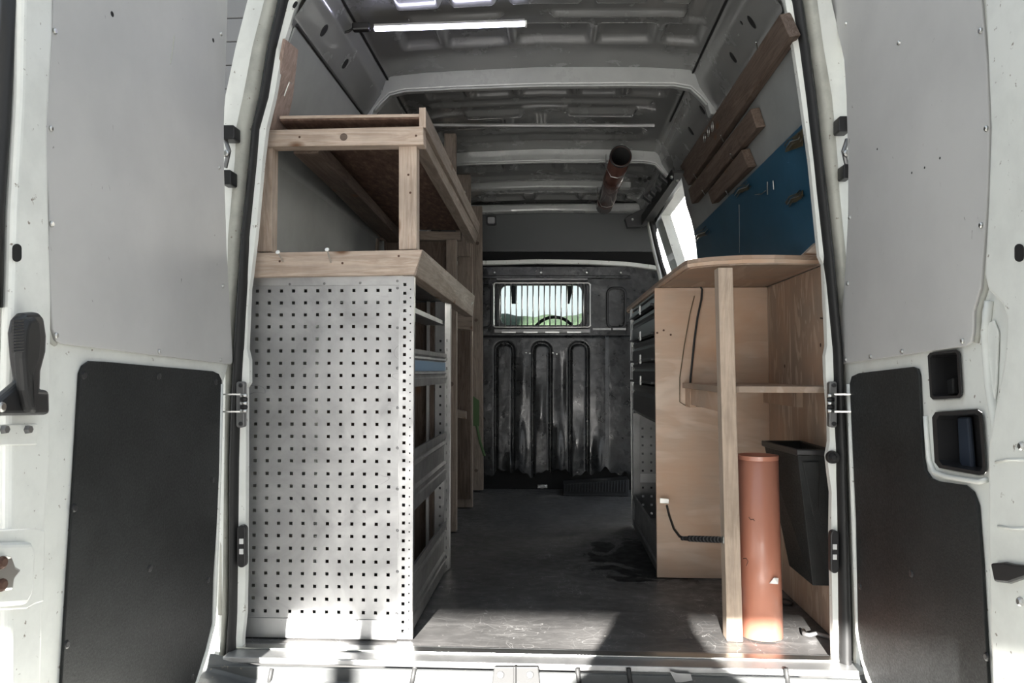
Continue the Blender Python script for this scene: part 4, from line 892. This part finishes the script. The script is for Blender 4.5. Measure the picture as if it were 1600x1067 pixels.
# perforated uprights and back sheet under the drawers
zU = ZX(650)-.012
m = MB(); m.perf((XD, Y1-.01, .01), (0, 1, 0), (0, 0, 1), [.02, .05], [.025*(k+.5) for k in range(int((H+.30)/.025)-1)], .009, .009, .07, H+.29); m.build('upright', alup, DR, solid=.0015)
MB().box((XD-.003, Y1+.058, .004), (XD+.004, Y1+.066, H+.3)).build('upright_edge', alup, DR)
MB().box((XD, Y1-.03, .004), (XD+.03, Y1-.012, zU)).build('upright_fold', alud, DR)
m = MB(); m.perf((XD+.02, Y1-.012, .01), (1, 0, 0), (0, 0, 1), [.04*(k+.6) for k in range(9)], [.04*(k+.6) for k in range(int(zU/.04)-1)], .010, .010, .37, zU-.01); m.build('end_sheet', alud, DR, solid=.0015)
MB().box((XD+.01, Y1-.02, .22), (XD+.25, Y1-.016, .26)).build('cross_strap', alup, DR)
MB().box((XD, Y0, .004), (XD+.03, Y0+.014, H+.3)).build('upright', alud, DR)
hb = at(985, 775, 3.5).z; 
m = MB(); zt = hb; 
m.prism([(XD, Y0+.01, .006), (XD-.004, Y0+.01, zt*.25), (XD+.002, Y0+.01, zt*.3), (XD+.002, Y0+.01, zt*.78), (XD-.004, Y0+.01, zt*.84), (XD-.004, Y0+.01, zt*1.0), (XD+.006, Y0+.01, zt*1.0), (XD+.006, Y0+.01, .006)], (0, Y1-Y0-.02, 0)); m.build('base_lip', alud, DR)

# ================================================================== PIPE, BIN, LEDGE, BITS
pb = thing('standing_pipe', (at(1192, 990, 2.15).x, 2.15, 0), 'orange brown plastic pipe standing on end on the load floor', 'pipe')
xb = at(1191, 992, 2.14).x; xt = at(1184, 713, 2.16).x; zt = at(1184, 712, 2.16).z
a, b = Vector((xb, 2.145, .002)), Vector((xt, 2.165, zt))
MB().pipe(a, b, .0575, .054, 56).build('tube', terra, pb, smooth=False)
for p in bpy.data.objects['tube.001'].data.polygons if 'tube.001' in bpy.data.objects else []: p.use_smooth = abs(p.normal.z) < .8
MB().pipe(b-Vector((0, 0, .010)), b+Vector((0, 0, .002)), .0585, .0535, 56).build('rim', terra, pb)
def pipe_pt(px, py):
    d = ray(px, py); cx_, cy_ = (a.x+b.x)/2, (a.y+b.y)/2; ox, oy = -cx_, -cy_
    A = d.x*d.x+d.y*d.y; B_ = 2*(ox*d.x+oy*d.y); Cq = ox*ox+oy*oy-.0585**2; D_ = max(B_*B_-4*A*Cq, 0)
    return C0+d*((-B_-math.sqrt(D_))/(2*A))
for pts in (((1161, 873), (1166, 872), (1169, 877), (1166, 884)), ((1172, 894), (1182, 895)), ((1163, 950), (1162, 970), (1166, 982), (1172, 981), (1174, 974)), ((1172, 970), (1184, 971)), ((1170, 808), (1173, 812), (1177, 811), (1179, 814))):
    m = MB(); m.tube([pipe_pt(*p) for p in pts], .0008, 5); m.build('pencil_mark', rubber, pb)
m = MB(); c = at(1209, 908, 2.093); m.prism([c+Vector((-.012, 0, -.006)), c+Vector((0, -.001, .010)), c+Vector((.014, .004, .008)), c+Vector((.012, .002, -.008))], (0, -.001, 0)); m.build('white_chip', chrome, pb)

bn = thing('waste_bin', at(1250, 905, 2.25), 'black tapered plastic bin hung between the standing pipe and the right door frame', 'bin')
T = [at(1240, 702, 2.14), at(1193, 694, 2.36)]; B = [at(1268, 911, 2.14), at(1230, 890, 2.36)]
zt = T[0].z; zb = B[0].z-.004
TT = [Vector((T[0].x, 2.11, zt)), Vector((XW-.008, 2.10, zt)), Vector((XW-.004, 2.37, zt)), Vector((T[1].x, 2.36, zt))]
BBt = [Vector((B[0].x, 2.13, zb)), Vector((XW-.006, 2.13, zb)), Vector((XW-.006, 2.35, zb)), Vector((B[1].x, 2.34, zb))]
def inset(P, k): c = sum(P, Vector())/4; return [c+(p-c)*k for p in P]
Ti, Bi = inset(TT, .93), inset(BBt, .93); Bi = [p+Vector((0, 0, .006)) for p in Bi]
m = MB(); m.add(TT+BBt+Ti+Bi, [(0, 1, 5, 4), (1, 2, 6, 5), (2, 3, 7, 6), (3, 0, 4, 7), (4, 5, 6, 7), (8, 12, 13, 9), (9, 13, 14, 10), (10, 14, 15, 11), (11, 15, 12, 8), (12, 15, 14, 13), (0, 8, 9, 1), (1, 9, 10, 2), (2, 10, 11, 3), (3, 11, 8, 0)])
m.build('body', blackb, bn, bevel=.008, seg=3)
o4 = [p+Vector((0, 0, .004)) for p in inset(TT, 1.07)]; o4[1].x = o4[2].x = XW-.001
i4 = inset(TT, .94)
m = MB(); e = Vector((0, 0, -.016)); vs = o4+[p+Vector((0, 0, .004)) for p in i4]+[p+e for p in o4]+[p+e for p in i4]; fs = []
for k in range(4):
    j = (k+1) % 4; fs += [(k, j, 4+j, 4+k), (8+k, 12+k, 12+j, 8+j), (k, 8+k, 8+j, j), (4+k, 4+j, 12+j, 12+k)]
m.add(vs, fs); m.build('rim', plastic, bn, bevel=.003)
m = MB(); q0 = (TT[0]*.6+TT[1]*.4); q1 = BBt[0]*.75+BBt[1]*.25; m.prism([q0+Vector((-.025, -.004, -.03)), q0+Vector((.02, -.004, -.03)), q1+Vector((.006, -.002, .16)), q1+Vector((-.004, -.002, .16))], (0, -.004, 0)); m.build('moulded_rib', blackb, bn, bevel=.002)
# ledge at bulkhead foot
m = MB(); P = [at(880, 756, 4.5), at(983, 749, 4.5), at(983, 770, 4.45), at(880, 770, 4.45)]; P[2].z = P[3].z = .003
m.prism(P, (0, .14, 0)); lg = m.build('ribbed_mat_strip', rubber, bevel=.003, label='black ribbed rubber strip on the floor at the bulkhead foot', cat='mat')
for k in range(22):
    x = 882+k*4.6; MB().bar(at(x, 757.5-k*.33, 4.492), at(x, 768, 4.448), (.006, 0, 0), (0, .006, 0)).build('rib', plastic, lg)
tr_ = thing('floor_ring', at(847, 760, 4.5), 'metal lashing ring at the foot of the bulkhead', 'ring')
m = MB(); m.bar(at(840, 760, 4.53), at(855, 760, 4.53), (0, .01, 0), (0, 0, .02)); m.build('plate', steel, tr_, bevel=.002)
m = MB(); c = at(847, 760, 4.5); m.tube([c+Vector((.022*math.cos(t_), 0, .010*math.sin(t_))) for t_ in [k*math.pi/7 for k in range(14)]], .003, 6, closed=True); m.build('loop', steel, tr_)
# lashing eye on the floor right
le = thing('lashing_eye', onZ(1275, 995, .002), 'flat metal lashing eye on the floor in the near right corner', 'lashing eye')
c = onZ(1268, 992, .006)
m = MB(); m.tube([c+Vector((-.012, .03, .002)), c+Vector((-.02, .0, .002)), c+Vector((-.01, -.012, .004)), c+Vector((.012, -.004, .006)), c+Vector((.04, -.03, .004))], .006, 8); m.build('loop', alup, le, smooth=True)
MB().disc(c+Vector((.0, .012, -.004)), (0, 0, 1), .016, .005).build('cup', plastic, le)
c = onZ(1228, 942, .003); m = MB(); m.tube([c+Vector((.02*math.cos(t_), .03*math.sin(t_), .003)) for t_ in [k*math.pi/8 for k in range(16)]], .003, 6, closed=True); m.build('floor_loop', rubber, label='dark ring lying on the floor behind the standing pipe', cat='ring')

# ================================================================== CAB AND OUTSIDE
Cab = thing('cab', (CX, 5.4, 0), 'dark driving cab seen through the bulkhead window', 'cab')
MB().box((-.95, 4.83, 1.66), (.68, 6.6, 1.72)).build('cab_roof', plastic, Cab)
for s in (-1, 1): MB().box((CX+s*.92-.02, 4.83, -.4), (CX+s*.92+.02, 6.6, 1.15)).build('cab_side', plastic, Cab)
MB().box((-.95, 6.1, -.4), (.9, 6.6, H+.28)).build('dashboard', plastic, Cab, bevel=.04)
MB().box((-.95, 6.55, H+.82), (.68, 6.6, 1.70)).build('windscreen_header', plastic, Cab)
MB().prism([at(797, 440, 6.3), at(805, 440, 6.3), at(808, 474, 6.3), at(799, 474, 6.3)], (0, .05, 0)).build('screen_pillar', plastic, Cab)
MB().prism([at(885, 440, 6.3), at(897, 440, 6.3), at(890, 474, 6.3), at(886, 474, 6.3)], (0, .05, 0)).build('screen_pillar', plastic, Cab)
sw = thing('steering_wheel', at(866, 520, 5.5), 'steering wheel seen through the grille beyond the bulkhead', 'steering wheel')
c = at(866, 530, 5.5); m = MB(); m.tube([c+Vector((.17*math.cos(t_), .05*math.sin(t_), .17*math.sin(t_))) for t_ in [k*math.pi/14 for k in range(28)]], .013, 8, closed=True); m.build('rim', plastic, sw, smooth=True)
m = MB(); m.prism([c+Vector((-.06, .01, .05)), c+Vector((.06, .01, .05)), c+Vector((.05, .0, -.07)), c+Vector((-.05, 0, -.07))], (0, .05, 0)); m.build('hub', plastic, sw, bevel=.01)
m = MB(); m.bar(c+Vector((-.16, 0, 0)), c+Vector((.16, 0, 0)), (0, .02, 0), (0, 0, .03)); m.build('spoke', plastic, sw, bevel=.004)
MB().prism([at(x, y, YB+.03) for x, y in rrect(780, 443, 912, 511, 9)], (0, .004, 0)).build('window_1', glass, label='window pane in the black bulkhead behind the grille', kind='structure')
# hedge
def hedge(u, v):
    a = u*1.0; x = -7+u*14; th = v*math.pi
    r = 1+.12*math.sin(x*3.1+v*9)+.10*math.sin(x*7.7+v*17)+.06*math.sin(x*15+v*31)
    return (x, 14+1.3*math.cos(th)*r, -.6+(2.42+.04*x)*math.sin(th)*(.9+.1*r))
gridmesh(hedge, 240, 40).build('hedge', leafm, smooth=False, label='green hedge outside beyond the windscreen', cat='hedge')
MB().box((-30, -30, -.66), (30, 40, -.62)).build('ground', conc, kind='structure', label='pale concrete yard under and around the van')
# neighbouring cream cladding outside the side doorway
oc = thing('cream_wall', (2.3, 8, -.62), 'cream clad wall outside, seen through the open side doorway', 'wall')
for k in range(14): MB().box((.72, 8.0+(.01 if k % 2 else 0), -.62+k*.26), (5.2, 8.1, -.62+k*.26+.252)).build('cladding_board', cream, oc, bevel=.006)
lw = thing('grey_wall', (-4.2, 6.5, -.62), 'grey clad building wall behind the van, in the gap over the left hinge', 'wall')
for k in range(24): MB().box((-7, 6.5, -.62+k*.22), (-2.0, 6.6, -.62+k*.22+.212)).build('cladding_board', cladm, lw, bevel=.006)
# building over the yard entrance behind the camera (its lintel shades the van down to the sill)
gh = thing('yard_gateway', (-1, -3, -.62), 'unseen gateway lintel and posts behind the viewer, partly added for shade', 'gateway')
ZL = .29*(2.24+3.2)
MB().box((-7.5, -3.2, ZL), (3.2, -3.0, 4.6)).build('lintel', cream, gh)
MB().box((-7.5, -3.2, 4.6), (-2.5, -3.0, 8.2)).build('shade_block', cream, gh)  # unseen block added to keep the grey wall in shade
MB().box((-7.5, -3.2, -.62), (-7.2, -3.0, ZL)).build('gate_post', cream, gh)
MB().box((3.0, -3.2, -.62), (3.2, -3.0, ZL)).build('gate_post', cream, gh)
xq = -.52-.115*(2.05+3.1); MB().box((xq-.035, -3.14, -.62), (xq+.035, -3.06, ZL)).build('gate_post', cream, gh)  # slim unseen post added to cast the narrow shadow band at the sill
# photographer, standing behind the camera; only the shadow reaches the photograph
PE = thing('person', (0, -.4, -.62), 'person in a dark jacket holding up a phone, behind the viewpoint', 'person')
def skinfig(name, vs, es, rs, mt):
    me = bpy.data.meshes.new(name); c = Vector((0, -.4, -.62)); me.from_pydata([Vector(v)-c for v in vs], es, []); me.materials.append(mt)
    o = bpy.data.objects.new(name, me); COL.objects.link(o); o.parent = PE; WL[o.name] = c
    md = o.modifiers.new('skin', 'SKIN')
    for i, r in enumerate(rs): me.skin_vertices[0].data[i].radius = (r, r*.8)
    me.skin_vertices[0].data[0].use_root = True
    o.modifiers.new('sub', 'SUBSURF').render_levels = 2; return o
V = [(0, -.42, .20), (0, -.44, .44), (.0, -.44, .62), (.0, -.43, .72), (.0, -.42, .82), (.0, -.42, .95),
     (-.19, -.42, .60), (-.22, -.36, .40), (-.12, -.16, .62), (-.06, -.13, .70), (.19, -.42, .60), (.22, -.36, .40), (.14, -.16, .62), (.08, -.13, .70),
     (-.10, -.42, .12), (-.11, -.38, -.22), (-.12, -.42, -.55), (-.12, -.30, -.59), (.10, -.42, .12), (.11, -.38, -.22), (.12, -.42, -.55), (.12, -.30, -.59)]
E = [(0, 1), (1, 2), (2, 3), (3, 4), (4, 5), (2, 6), (6, 7), (7, 8), (8, 9), (2, 10), (10, 11), (11, 12), (12, 13), (0, 14), (14, 15), (15, 16), (16, 17), (0, 18), (18, 19), (19, 20), (20, 21)]
Rr = [.17, .19, .17, .12, .09, .085, .065, .045, .035, .03, .065, .045, .035, .03, .09, .06, .045, .035, .09, .06, .045, .035]
skinfig('body', V, E, Rr, cloth1)
MB().box((-.075, -.11, .66), (.075, -.10, .74)).build('phone', plastic, label='phone held up by the person behind the viewpoint', cat='phone')
